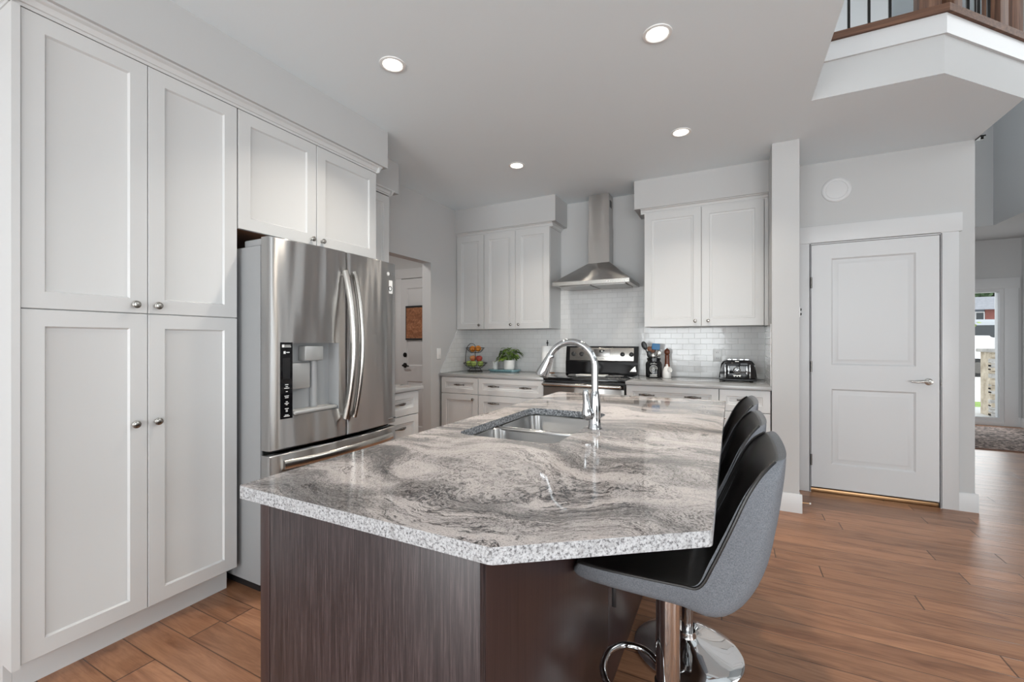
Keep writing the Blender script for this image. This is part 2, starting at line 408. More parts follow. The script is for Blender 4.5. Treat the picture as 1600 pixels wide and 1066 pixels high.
# orientation of cabinet fronts: local x along the run, local -y outward, z up
def on_left(x, y, z=0): return Matrix.Translation((x, y, z)) @ Matrix.Rotation(PI / 2, 4, 'Z')    # faces +X, local x -> +Y
def on_back(x, y, z=0): return Matrix.Translation((x, y, z))                                       # faces -Y, local x -> +X
def panel_bm(w, h, panels, thick, prof, mat, edge=.0018):
    t = bmesh.new()
    xs = sorted({0, w, *[p[0] for p in panels], *[p[1] for p in panels]}); zs = sorted({0, h, *[p[2] for p in panels], *[p[3] for p in panels]})
    V = {}
    def v(x, y, z):
        k = (round(x, 5), round(y, 5), round(z, 5))
        if k not in V: V[k] = t.verts.new(k)
        return V[k]
    e = edge
    X = [e if a == 0 else (w - e if a == w else a) for a in xs]; Z = [e if a == 0 else (h - e if a == h else a) for a in zs]
    for i in range(len(X) - 1):
        for j in range(len(Z) - 1):
            cx, cz = (X[i] + X[i + 1]) / 2, (Z[j] + Z[j + 1]) / 2
            if any(p[0] < cx < p[1] and p[2] < cz < p[3] for p in panels): continue
            t.faces.new((v(X[i], -thick, Z[j]), v(X[i + 1], -thick, Z[j]), v(X[i + 1], -thick, Z[j + 1]), v(X[i], -thick, Z[j + 1])))
    for (a, b, c, d) in panels:
        prev = None
        for (ins, dep) in prof:
            y = -thick + dep
            ring = [v(a + ins, y, c + ins), v(b - ins, y, c + ins), v(b - ins, y, d - ins), v(a + ins, y, d - ins)]
            if prev:
                for k in range(4): t.faces.new((prev[k], prev[(k + 1) % 4], ring[(k + 1) % 4], ring[k]))
            prev = ring
        t.faces.new(prev)
    # chamfer + sides + back
    f0 = [(e, -thick, e), (w - e, -thick, e), (w - e, -thick, h - e), (e, -thick, h - e)]
    f1 = [(0, -thick + e, 0), (w, -thick + e, 0), (w, -thick + e, h), (0, -thick + e, h)]
    f2 = [(0, 0, 0), (w, 0, 0), (w, 0, h), (0, 0, h)]
    for A_, B_ in ((f0, f1), (f1, f2)):
        for k in range(4): t.faces.new((v(*A_[k]), v(*A_[(k + 1) % 4]), v(*B_[(k + 1) % 4]), v(*B_[k])))
    t.faces.new([v(*p) for p in f2])
    bm = bmesh.new(); merge(bm, t, mat); return bm
SHAKER = [(0, 0), (.006, .009), (.0075, .0095)]
SHAKER2 = [(0, 0), (.004, .005), (.016, .006), (.021, .010)]
RAISED = [(0, 0), (.012, .011), (.022, .011), (.046, .002), (.048, .002)]
def shaker(w, h, mat, st=.062, thick=.02, prof=SHAKER): return panel_bm(w, h, [(st, w - st, st, h - st)], thick, prof, mat)
def knob_bm(mat, big=1.0):
    t = bmesh.new(); k = big
    lathe(t, [(.009 * k, 0), (.0085 * k, .003), (.0055 * k, .006), (.0052 * k, .012), (.009 * k, .015), (.0150 * k, .019), (.0165 * k, .023), (.0150 * k, .0265), (.0125 * k, .0275), (.0118 * k, .0262), (.0105 * k, .0285), (.006 * k, .030), (0, .0305)], (0, 0, 0), (0, -1, 0), 24)
    bm = bmesh.new(); merge(bm, t, mat); return bm
def pull_bm(mat, w=.115):
    t = bmesh.new(); n = 18; pts = []; rs = []
    for i in range(n + 1):
        a = i / n; pts.append(((a - .5) * w, -.003 - .024 * math.sin(PI * a) ** .75, .004 * math.sin(PI * a))); rs.append(.0032 + .0075 * math.sin(PI * a) ** 1.5)
    tube(t, pts, rs, 12)
    for s in (-1, 1): lathe(t, [(.007, 0), (.006, .004), (0, .006)], (s * w / 2, 0, 0), (0, -1, 0), 14)
    bm = bmesh.new(); merge(bm, t, mat); return bm

# ------------------------------------------------------------------ room dimensions
XL, YB, ZC, ZT = -2.785, 4.44, 2.722, .907        # left wall, back wall, ceiling, worktop height
YP = 4.355                                         # wall with the closet door
XE = 1.585                                         # its free end
YF, XR, ZTOP = -4.5, 3.75, 5.4

# ------------------------------------------------------------------ large structure
struct('floor', B(-4.7, XR + .1, YF - .1, 9.05, -.06, 0), 'floor')
bm = bmesh.new()
box(bm, XL - .11, XL, YF, 2.85, 0, ZTOP); box(bm, XL - .11, XL, 3.64, YB, 0, ZC + .1)
box(bm, XL - .11, XL, 2.85, 3.64, 2.062, ZC + .1); box(bm, XL - .11, XL, 2.85, 6.3, ZC + .1, ZTOP)
struct('wall_left', bm, 'wall')
struct('wall_back', B(-4.7, .44, YB, YB + .12, 0, ZC + .02), 'wall')
struct('wall_wing', B(.268, .44, 3.765, YB, 0, ZC + .005), 'wall')
bm = bmesh.new()
box(bm, .44, .576, YP, YP + .1, 0, ZC + .005); box(bm, 1.40, XE, YP, YP + .1, 0, ZC + .005); box(bm, .576, 1.40, YP, YP + .1, 2.055, ZC + .005)
struct('wall_closet', bm, 'wall')
struct('wall_hall', B(XE - .1, XE, YP + .1, 7.85, 0, ZC + .02), 'wall')
struct('wall_closet_inside', B(.3, 1.485, 5.3, 5.4, 0, ZC), 'wall')
def wall_with_windows(name, wins, at, thick, u0, u1, axis):
    bm = bmesh.new(); us = sorted({u0, u1, *[w[0] for w in wins], *[w[1] for w in wins]}); zs = sorted({0, ZTOP, *[w[2] for w in wins], *[w[3] for w in wins]})
    for i in range(len(us) - 1):
        for j in range(len(zs) - 1):
            cu, cz = (us[i] + us[i + 1]) / 2, (zs[j] + zs[j + 1]) / 2
            if any(w[0] < cu < w[1] and w[2] < cz < w[3] for w in wins): continue
            a = (us[i], us[i + 1]); z = (zs[j], zs[j + 1])
            if axis == 'x': box(bm, *a, *sorted((at, at + thick)), *z)
            else: box(bm, *sorted((at, at + thick)), *a, *z)
    return struct(name, bm, 'wall')
wall_with_windows('wall_front', WIN_BACK, YF, -.12, -2.9, XR + .1, 'x')
wall_with_windows('wall_right', WIN_RIGHT, XR, .12, YF, 9.07, 'y')
WE = (2.72, 3.565, .07, 2.02)
wall_with_windows('wall_entry', [WE], 8.95, .12, -2.9, XR, 'x')
# ceiling over the kitchen with the loft corner, one slab
bm = bmesh.new()
prism(bm, [(-4.7, YF), (.435, YF), (.435, 3.2), (1.043, 3.2), (XE, 3.755), (XE, 8.95), (-4.7, 8.95)], ZC, 3.045)
bm.normal_update()
for f in bm.faces: f.material_index = 1 if abs(f.normal.z) < .5 else 0
struct('ceiling', bm, ['ceiling', 'wall'], 0)
struct('ceiling_upper', B(-2.9, XR + .1, YF - .1, 9.07, ZTOP, ZTOP + .1), 'ceiling')
bm = bmesh.new(); box(bm, XE, 3.03, 7.85, 8.95, 2.75, ZTOP); box(bm, 3.03, XR, 5.2, 8.95, 2.75, ZTOP)
struct('ceiling_entry', bm, 'wall')
struct('ceiling_fill_loft', B(-.5, -.1, 4.7, 5.1, 5.345, ZTOP), 'white'); struct('ceiling_fill_mudroom', B(-3.9, -3.5, 2.7, 3.1, 2.708, ZC), 'white')  # unseen plates added above the loft and mudroom fill lamps
struct('wall_loft', B(XL, XE, 6.2, 6.3, 3.045, ZTOP), 'trim')
struct('wall_mudroom', B(-4.7, -4.6, 1.5, YB, 0, ZC), 'wall')
struct('wall_mudroom_end', B(-4.7, XL - .11, 1.4, 1.5, 0, ZC), 'wall')
# soffits above the cabinets
struct('trim_1', B(XL, -2.164, -.2, 2.338, 2.466, ZC + .001), 'wall', label='soffit above pantry and fridge')
struct('trim_2', B(XL, -2.471, 2.338, 2.80, 2.470, ZC + .001), 'wall', label='shallow soffit beside doorway')
struct('trim_3', B(XL, -1.580, 4.085, YB, 2.462, ZC + .001), 'wall', label='soffit left of range hood')
struct('trim_4', B(-.803, .268, 4.085, YB, 2.462, ZC + .001), 'wall', label='soffit right of range hood')
# crown mouldings
CROWN = [(0, 0), (.006, 0), (.006, .012), (.012, .014), (.013, .02), (.02, .032), (.032, .038), (.032, .047), (0, .047)]
def crown_left(bm, x, y0, y1, z, ret):
    prism(bm, [(x + d, z + h) for d, h in CROWN], y0, y1 + .0, 'y')
    if ret: prism(bm, [(y1 + d, z + h) for d, h in CROWN], ret, x + .032, 'x')
def crown_back(bm, y, x0, x1, z, rl=0, rr=0):
    prism(bm, [(y - d, z + h) for d, h in CROWN], x0 - (.032 if rl else 0), x1 + (.032 if rr else 0), 'x')
    if rr: prism(bm, [(x1 + d, z + h) for d, h in CROWN], y - .0, YB, 'y')
    if rl: prism(bm, [(x0 - d, z + h) for d, h in CROWN], y - .0, YB, 'y')
bm = bmesh.new(); crown_left(bm, -2.214, .52, 2.274, 2.419, XL); prism(bm, [(.555 - d, 2.419 + h) for d, h in CROWN], XL, -2.182, 'x'); struct('trim_5', bm, 'cab', label='crown moulding over pantry and fridge cabinet')
bm = bmesh.new(); crown_left(bm, -2.474, 2.29, 2.687, 2.421, XL); struct('trim_6', bm, 'cab')
bm = bmesh.new(); crown_back(bm, 4.13, XL, -1.652, 2.418, 0, 1); struct('trim_7', bm, 'cab')
bm = bmesh.new(); crown_back(bm, 4.13, -.718, .266, 2.418, 1, 0); struct('trim_8', bm, 'cab')
# baseboards
def bb_x(bm, x0, x1, y, d=-1, h=.135):
    prism(bm, [(y, 0), (y + d * .016, 0), (y + d * .016, h - .02), (y + d * .008, h), (y, h)], x0, x1, 'x')
def bb_y(bm, y0, y1, x, d=1, h=.135):
    prism(bm, [(x, 0), (x + d * .016, 0), (x + d * .016, h - .02), (x + d * .008, h), (x, h)], y0, y1, 'y')
bm = bmesh.new(); bb_x(bm, .268, .456, 3.765); bb_y(bm, 3.765, YP, .44, 1); bb_y(bm, 3.76, 3.80, .268, -1); struct('baseboard_wing', bm, 'trim')
bm = bmesh.new(); bb_x(bm, 1.494, XE + .016, YP); bb_y(bm, YP, 7.85, XE, 1); struct('baseboard_closet', bm, 'trim')
bm = bmesh.new(); bb_y(bm, YF, 8.95, XR, -1); struct('baseboard_right', bm, 'trim')
bm = bmesh.new(); bb_x(bm, 3.71, XR, 8.95); bb_x(bm, XE, 2.58, 8.95); struct('baseboard_entry', bm, 'trim')
bm = bmesh.new(); bb_y(bm, 3.64, 3.80, XL, 1); struct('baseboard_left', bm, 'trim')

# ------------------------------------------------------------------ closet door
bm = bmesh.new()
rbox(bm, .487, .586, YP - .02, YP, 0, 2.062, .003); rbox(bm, 1.392, 1.494, YP - .02, YP, 0, 2.062, .003); rbox(bm, .441, 1.512, YP - .024, YP, 2.06, 2.197, .003)
struct('trim_9', bm, 'trim', label='casing of the two-panel closet door')
bm = bmesh.new(); box(bm, .577, .586, YP - .02, YP + .09, 0, 2.054); box(bm, 1.392, 1.399, YP - .02, YP + .09, 0, 2.054); box(bm, .577, 1.399, YP - .02, YP + .09, 2.047, 2.054); struct('trim_10', bm, 'trim')
DW = .798; DH = 2.000
door = struct('door_1', panel_bm(DW, DH, [(.135, DW - .135, 1.01, 1.88), (.135, DW - .135, .20, .815)], .036, RAISED, on_back(.590, YP + .020, .044)), 'trim', 30, label='white two-panel closet door')
for z in (1.732, 1.038, .269):
    bm = bmesh.new(); cyl(bm, (.588, YP - .026, z - .045), (.588, YP - .026, z + .045), .0065, seg=12); box(bm, .586, .606, YP - .0125, YP - .0095, z - .045, z + .045)
    h = obj('hinge', bm, 'darknickel', door)
bm = bmesh.new(); lathe(bm, [(.028, 0), (.028, .004), (.022, .009), (.012, .011), (.011, .035), (.016, .042), (.016, .050), (0, .053)], (1.325, YP - .010, .942), (0, -1, 0), 28)
tube(bm, smooth_path([(1.325, YP - .055, .942), (1.29, YP - .058, .945), (1.25, YP - .056, .940), (1.215, YP - .050, .943)], 5), [.011] * 4 + [.010] * 4 + [.008] * 4 + [.006] * 4, 12)
obj('handle', bm, 'nickel', door, label='satin nickel lever handle')
obj('latch_plate', B(1.3925, 1.3965, YP - .0215, YP - .020, .915, .97), 'darknickel', door)
solo('door_threshold', RB(.588, 1.390, YP - .004, YP + .12, 0, .032, r=.004), 'brass', 'bronze strip threshold under the white closet door', 'threshold', (.99, YP, 0))

# ------------------------------------------------------------------ mudroom door
bm = bmesh.new(); rbox(bm, -3.956, -3.862, YB - .02, YB, 0, 2.064, .003); rbox(bm, -2.99, -2.90, YB - .02, YB, 0, 2.064, .003); rbox(bm, -3.97, -2.90, YB - .022, YB, 2.063, 2.19, .003); struct('trim_11', bm, 'trim')
w2 = .86; pn = []
for a, b in ((.10, .39), (.47, .76)):
    pn += [(a, b, 1.66, 1.92), (a, b, .92, 1.58), (a, b, .14, .72)]
d2 = struct('door_2', panel_bm(w2, 2.04, pn, .03, [(0, 0), (.012, .008), (.02, .008), (.035, .002)], on_back(-3.858, YB - .001, .012)), 'trim', 30, label='white panelled exterior door in the mudroom')
bm = bmesh.new(); lathe(bm, [(.030, 0), (.030, .006), (.018, .012), (0, .013)], (-3.785, YB - .032, 1.07), (0, -1, 0), 24); obj('deadbolt', bm, 'doorblack', d2, label='black deadbolt')
bm = bmesh.new(); lathe(bm, [(.032, 0), (.032, .006), (.014, .01), (.012, .05), (0, .055)], (-3.785, YB - .032, .935), (0, -1, 0), 24)
tube(bm, smooth_path([(-3.785, YB - .08, .935), (-3.74, YB - .082, .935), (-3.69, YB - .078, .928)], 5), .009, 10); obj('handle', bm, 'doorblack', d2, label='black lever handle')
t = Thing('wall_hanging', 'brown printed wall hanging with dark rods on the white mudroom door', 'wall hanging', (-3.55, YB - .05, 1.47))
t.part('panel', B(-3.755, -3.345, YB - .046, YB - .040, 1.275, 1.690), 'carved')
bm = bmesh.new(); rbox(bm, -3.765, -3.335, YB - .052, YB - .036, 1.678, 1.702, .004); t.part('rod', bm, 'black')
bm = bmesh.new(); rbox(bm, -3.765, -3.335, YB - .052, YB - .036, 1.262, 1.286, .004); t.part('rod', bm, 'black')
t.part('border', B(-3.7655, -3.755, YB - .047, YB - .039, 1.27, 1.69), 'black')

# ------------------------------------------------------------------ loft edge and balustrade
def offset_path(d):
    k = math.tan(PI / 8)
    return [(.437, 3.2 - d), (1.043 + d * k, 3.2 - d), (XE + d, 3.755 - d * k), (XE + d, 4.6)]
def ribbon(bm, d0, d1, z0, z1):
    a = offset_path(d1); b = offset_path(d0); prism(bm, a + b[::-1], z0, z1)
bm = bmesh.new(); ribbon(bm, 0, .014, 2.935, 3.045); struct('trim_12', bm, 'trim', label='white fascia board under the loft rail')
bt = Thing('balustrade', 'stained wood and black iron balustrade on the loft edge above', 'railing', (1.0, 3.3, 3.045))
bm = bmesh.new(); ribbon(bm, -.10, .030, 3.046, 3.088); bt.part('base_rail', bm, 'walnut_x')
bm = bmesh.new(); ribbon(bm, -.07, .005, 4.02, 4.07); bt.part('handrail', bm, 'walnut_x')
for (x, y, a, s) in ((.985, 3.245, 0, .095), (1.09, 3.275, PI / 4, .075), (XE - .06, 3.80, PI / 8, .10), (1.42, 3.66, PI / 4, .085)):
    q = bmesh.new(); rbox(q, -s / 2, s / 2, -s / 2, s / 2, 3.088, 4.16, .004); bm = bmesh.new(); merge(bm, q, Matrix.Translation((x, y, 0)) @ Matrix.Rotation(a, 4, 'Z')); bt.part('newel_post', bm, 'walnut')
bal = [(.53, 3.235), (.626, 3.235), (.722, 3.235), (.818, 3.235)]
bal += [(1.043 + .542 * f, 3.2 + .555 * f + .03) for f in (.17, .30, .43, .56)] + [(XE - .035, y) for y in (3.92, 4.03, 4.14, 4.25)]
for x, y in bal: bt.part('baluster', B(x - .0065, x + .0065, y - .0065, y + .0065, 3.088, 4.02), 'doorblack')

# ------------------------------------------------------------------ entry: window, mat
bm = bmesh.new(); x0, x1, z0, z1 = WE
rbox(bm, x1, 3.709, 8.928, 8.95, .0, 2.06, .003); rbox(bm, 2.575, x0, 8.928, 8.95, 0, 2.06, .003); rbox(bm, 2.56, 3.725, 8.926, 8.95, 2.02, 2.175, .003); rbox(bm, x0, x1, 8.928, 8.95, .0, .07, .003)
w1 = struct('window_1', bm, 'trim', label='tall sidelight window by the front entry')
bm = bmesh.new()
for a in ((x0, x0 + .045), (x1 - .045, x1)): box(bm, *a, 8.942, 9.068, z0, z1)
box(bm, x0 + .045, x1 - .045, 8.942, 9.068, z0, z0 + .045); box(bm, x0 + .045, x1 - .045, 8.942, 9.068, z1 - .045, z1)
obj('window_frame', bm, 'trim', w1); obj('glass_pane', B(x0 + .04, x1 - .04, 8.99, 8.998, z0 + .04, z1 - .04), 'glass', w1)
k = 2
for (a, b, c, d) in WIN_BACK + WIN_RIGHT:  # unseen windows, added to supply the daylight
    isb = (a, b, c, d) in WIN_BACK; bm = bmesh.new()
    def wb_(u0, u1, z0_, z1_):
        if isb: box(bm, u0, u1, YF - .09, YF - .03, z0_, z1_)
        else: box(bm, XR + .03, XR + .09, u0, u1, z0_, z1_)
    wb_(a, a + .06, c, d); wb_(b - .06, b, c, d); wb_(a, b, c, c + .06); wb_(a, b, d - .06, d); wb_((a + b) / 2 - .03, (a + b) / 2 + .03, c, d)
    wo = struct('window_%d' % k, bm, 'trim'); k += 1
    bm = B(a, b, YF - .065, YF - .055, c, d) if isb else B(XR + .055, XR + .065, a, b, c, d)
    obj('glass_pane', bm, 'glass', wo)
t = Thing('entry_rug', 'mottled grey brown rug lying before the entry window', 'rug', (2.8, 7.8, 0))
t.part('pile', RB(1.75, 3.66, 6.94, 8.70, .001, .012, r=.003), 'rugmat'); t.part('binding', B(1.75, 3.66, 6.915, 6.939, .001, .012), 'rugedge'); t.part('binding', B(1.75, 3.66, 8.701, 8.72, .001, .012), 'rugedge')

# ------------------------------------------------------------------ outside
struct('ground_drive', B(-30, 60, 9.07, 120, -.4, -.16), 'concrete')
solo('porch_slab', B(1.0, 6.0, 9.08, 11.6, -.16, -.03), 'concrete', 'pale concrete porch slab outside the entry window', 'slab', (3.5, 10, -.16))
g_ = solo('lawn', B(2.0, 12, 11.9, 13.6, -.16, -.13), 'grass', 'strip of green lawn between porch and driveway', 'grass', (7, 12.7, -.16)); g_['kind'] = 'stuff'
t = Thing('stone_pillar', 'ledgestone pillar base carrying a white post outside the window', 'pillar', (4.13, 10.4, -.03))
bm = bmesh.new(); box(bm, 3.93, 4.33, 10.22, 10.60, -.03, 1.06); t.part('core', bm, 'stone_a')
for nm, mt in (('stones', 'stone_a'), ('stones', 'stone_b')):
    bm = bmesh.new(); z = -.03; r2 = random.Random(3 if mt == 'stone_a' else 4)
    while z < 1.04:
        h = r2.uniform(.045, .10); x = 3.91
        while x < 4.33:
            w = r2.uniform(.10, .24)
            if (r2.random() < .72): rbox(bm, x, min(x + w, 4.36) - .006, 10.17 + r2.uniform(0, .035), 10.3, z + .004, min(z + h, 1.06), .012, 2)
            x += w
        z += h
    t.part(nm, bm, mt)
t.part('cap', RB(3.88, 4.38, 10.15, 10.65, 1.06, 1.12, r=.012), 'stone_b')
t.part('post', RB(4.06, 4.22, 10.32, 10.48, 1.12, 2.9, r=.006), 'trim', label='white square post')
def car(name, label, loc, rot, L, Wd, H, mat, prof, glass):
    t = Thing(name, label, 'car', loc, world=False); t.o.rotation_euler.z = rot
    bm = bmesh.new(); prism(bm, [(x * L, z * H) for x, z in prof], -Wd / 2, Wd / 2, 'y'); bmesh.ops.bevel(bm, geom=bm.edges[:], offset=.09, segments=3, affect='EDGES'); t.part('body', bm, mat)
    for s in (-1, 1):
        bm = bmesh.new(); prism(bm, [(x * L, z * H) for x, z in glass], s * (Wd / 2 + .006) - .006, s * (Wd / 2 + .006) + .006, 'y'); t.part('side_window', bm, 'carglass')
    for x in (.19, .80):
        for s in (-1, 1):
            bm = bmesh.new(); cyl(bm, (x * L, s * (Wd / 2 - .2), .36), (x * L, s * (Wd / 2 + .03), .36), .36, seg=28); wh = t.part('wheel', bm, 'rubber')
            bm = bmesh.new(); cyl(bm, (x * L, s * (Wd / 2 + .0), .36), (x * L, s * (Wd / 2 + .045), .36), .22, seg=20); t.part('rim', bm, 'darknickel', wh)
    return t
SUV = [(0, .22), (.01, .52), (.20, .60), (.33, .97), (.45, 1.0), (.90, .98), (.99, .62), (1, .22), (.9, .16), (.1, .16)]
SUVG = [(.24, .63), (.345, .90), (.66, .90), (.70, .63)]
car('white_car', 'white car parked on the drive beyond the stone pillar', (4.85, 24.4, -.16), 0, 4.7, 1.85, 1.65, 'car', SUV, SUVG)
car('silver_van', 'silver grey van parked behind the white car', (9.0, 31.0, -.16), 0, 5.0, 2.0, 2.5, 'silver', [(0, .25), (.02, .50), (.14, .60), (.30, .96), (.40, 1.0), (.97, .98), (1, .55), (.99, .22), (.9, .15), (.1, .15)], [(.22, .62), (.33, .88), (.90, .88), (.92, .62)])
t = Thing('neighbour_house', 'grey roofed house with red siding across the street', 'house', (19, 50, -.16))
t.part('wall', B(10, 30, 50, 60, -.16, 3.9), 'bluegrey'); t.part('siding', B(18.78, 19.7, 49.9, 50, 1.6, 3.9), 'brickred')
bm = bmesh.new(); prism(bm, [(49.2, 3.85), (60.8, 3.85), (55, 5.3)], 9.3, 30.7, 'x'); t.part('roof', bm, 'roofing')
for xa in (18.15, 19.75):
    wn2 = t.part('window', B(xa, xa + .6, 49.88, 50, 1.8, 3.7), 'trim'); t.part('pane', B(xa + .08, xa + .52, 49.86, 49.885, 1.9, 3.6), 'carglass', wn2)
t.part('chimney', B(18.3, 18.8, 54, 54.6, 4.6, 5.9), 'trim')
def tree(name, label, loc, h, r, mat, seed):
    t = Thing(name, label, 'tree', loc, world=False); q = random.Random(seed)
    bm = bmesh.new(); cyl(bm, (0, 0, 0), (0, 0, h * .6), .06 * r + .05, .04, 10); t.part('trunk', bm, 'brown')
    bm = bmesh.new()
    for i in range(420):
        a, b, c = q.gauss(0, .42), q.gauss(0, .42), q.gauss(0, .30)
        p = Vector((a * r, b * r, h * .62 + c * h * .5)); s = r * q.uniform(.10, .2)
        d = Vector((q.uniform(-1, 1), q.uniform(-1, 1), q.uniform(-1, 1))).normalized(); u, w = frame_at(d)
        bm.faces.new([bm.verts.new(p + u * s * math.cos(k * PI / 3) + w * s * .7 * math.sin(k * PI / 3) + d * s * .25 * (k % 2)) for k in range(6)])
    t.part('foliage', bm, mat, ang=0)
tree('street_tree', 'bright green young tree left of the red sided house', (9.15, 27.6, -.16), 3.2, .75, 'bush', 1)
for i, (x, y) in enumerate(((33.5, 86),)):
    tree('dark_evergreen', 'dark green tree rising behind the grey house roof', (x, y, -.16), 13, 4.6, 'tree', 5 + i)

# ------------------------------------------------------------------ tall cabinets on the left wall
XD = -2.21      # face of the tall doors
t = Thing('pantry_cabinet', 'tall white four-door pantry cabinet at the left of the fridge', 'cabinet', (-2.5, .95, 0))
bm = bmesh.new(); box(bm, XL + .002, XD - .0205, .575, 1.322, .115, 2.42); t.part('carcass', bm, 'cab')
bm = bmesh.new(); prism(bm, [(XL + .002, 0), (-2.282, 0), (-2.282, .112), (XD + .008, .112), (XD + .008, 2.419), (XL + .002, 2.419)], .553, .5745, 'y'); t.part('end_panel', bm, 'cab')
t.part('toe_kick', B(-2.30, -2.282, .575, 1.310, 0, .115), 'cab'); t.part('toe_kick_side', B(XL + .002, -2.30, 1.292, 1.310, 0, .115), 'cab')
for (y0, w, ky) in ((.577, .369, .899), (.9485, .371, .977)):
    for (z0, z1, kz) in ((.1185, 1.363, .906), (1.3665, 2.417, 1.401)):
        d = t.part('door', shaker(w, z1 - z0, on_left(XD - .02, y0, z0), .060), 'cab')
        t.part('knob', knob_bm(on_left(XD, ky, kz), 1.0), 'nickel', d)
t = Thing('fridge_top_cabinet', 'white double-door wall cabinet directly above the steel fridge', 'cabinet', (-2.5, 1.8, 1.815))
bm = bmesh.new(); box(bm, XL + .002, XD - .0205, 1.324, 2.274, 1.822, 2.42); t.part('carcass', bm, ['cab'])
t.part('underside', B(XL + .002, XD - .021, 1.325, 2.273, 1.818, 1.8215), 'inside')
for (y0, w, ky) in ((1.326, .459, 1.749), (1.7885, .4845, 1.821)):
    d = t.part('door', shaker(w, .600, on_left(XD - .02, y0, 1.817), .062), 'cab'); t.part('knob', knob_bm(on_left(XD, ky, 1.85), .9), 'nickel', d)
t = Thing('doorway_wall_cabinet', 'narrow white wall cabinet between fridge and mudroom doorway', 'cabinet', (-2.63, 2.48, 1.379))
t.part('carcass', B(XL + .002, -2.491, 2.278, 2.687, 1.379, 2.42), 'cab'); d = t.part('door', shaker(.405, 1.034, on_left(-2.491, 2.280, 1.382), .06, prof=SHAKER2), 'cab'); t.part('knob', knob_bm(on_left(-2.471, 2.32, 1.43), .9), 'nickel', d)
# drawer base beside the fridge
t = Thing('drawer_base_cabinet', 'white three-drawer base cabinet between fridge and mudroom doorway', 'cabinet', (-2.45, 2.47, 0))
t.part('carcass', B(XL + .002, -2.172, 2.278, 2.660, .10, .877), 'cab'); t.part('toe_kick', B(XL + .002, -2.24, 2.278, 2.66, 0, .10), 'cab')
for (z0, z1) in ((.700, .872), (.410, .694), (.105, .404)):
    d = t.part('drawer', shaker(.378, z1 - z0, on_left(-2.172, 2.2805, z0), .05, prof=SHAKER2), 'cab'); t.part('pull', pull_bm(on_left(-2.152, 2.45, z1 - .085)), 'darknickel', d)
solo('desk_worktop', RB(XL + .001, -2.128, 2.272, 2.690, .878, ZT, r=.003), 'slab', 'grey stone worktop slab on the drawer base by the mudroom doorway', 'worktop', (-2.45, 2.48, .878))

# ------------------------------------------------------------------ refrigerator
FY0, FY1, FC = 1.345, 2.235, 1.795
def fx(y): return -1.998 + .030 * (1 - ((y - (FY0 + FY1) / 2) / ((FY1 - FY0) / 2)) ** 2)
def bow_door(y0, y1, z0, z1, hole=None, xb=-2.058, edge=.014, back=True):
    bm = bmesh.new()
    ys = [y0, y0 + edge * .35, y0 + edge] + [y0 + edge + (y1 - y0 - 2 * edge) * i / 12 for i in range(1, 12)] + [y1 - edge, y1 - edge * .35, y1]; zs = [z0, z0 + .005, z1 - .005, z1]
    if hole: ys += [hole[0], hole[1]]; zs += [hole[2], hole[3]]
    ys = sorted(set(ys)); zs = sorted(set(zs)); V = {}
    def X(y, z):
        d = min(y - y0, y1 - y); k = 0 if d >= edge else edge * (1 - math.sqrt(max(0, 1 - ((edge - d) / edge) ** 2)))
        e = min(z - z0, z1 - z); return fx(y) - k - (.004 if e < .004 else 0)
    def v(y, z):
        if (y, z) not in V: V[y, z] = bm.verts.new((X(y, z), y, z))
        return V[y, z]
    for a, b in zip(ys, ys[1:]):
        for c, d in zip(zs, zs[1:]):
            if hole and hole[0] - 1e-6 < (a + b) / 2 < hole[1] and hole[2] < (c + d) / 2 < hole[3]: continue
            bm.faces.new((v(a, c), v(b, c), v(b, d), v(a, d)))
    bk = [bm.verts.new((xb, y, z)) for y, z in ((y0, z0), (y1, z0), (y1, z1), (y0, z1))]; bm.faces.new(bk)
    bm.faces.new([v(y, z0) for y in ys] + [bk[1], bk[0]]); bm.faces.new([v(y, z1) for y in ys][::-1] + [bk[3], bk[2]][::-1])
    bm.faces.new([v(y0, z) for z in zs] + [bk[3], bk[0]]); bm.faces.new([v(y1, z) for z in zs][::-1] + [bk[1], bk[2]])
    return bm
t = Thing('refrigerator', 'stainless steel french-door refrigerator with ice and water dispenser', 'refrigerator', (-2.4, FC, 0))
t.part('body', RB(-2.74, -2.066, FY0, FY1, .045, 1.722, r=.006), 'fridge_side'); t.part('base_grille', B(-2.70, -2.10, FY0 + .02, FY1 - .02, .0, .044), 'black')
HOLE = (1.462, 1.738, .872, 1.240)
dl = t.part('left_door', bow_door(FY0, FC - .002, .712, 1.760, HOLE), 'steel')
dr = t.part('right_door', bow_door(FC + .004, FY1, .712, 1.760), 'steel')
dz = t.part('freezer_drawer', bow_door(FY0, FY1, .09, .688), 'steel')
t.part('gasket', B(-2.0655, -2.0585, FY0 + .01, FY1 - .01, .08, 1.75), 'rubber')
for y in (FY0 + .005, FY1 - .105): t.part('hinge_cover', RB(-2.20, -2.045, y, y + .10, 1.722, 1.756, r=.006), 'fridge_side')
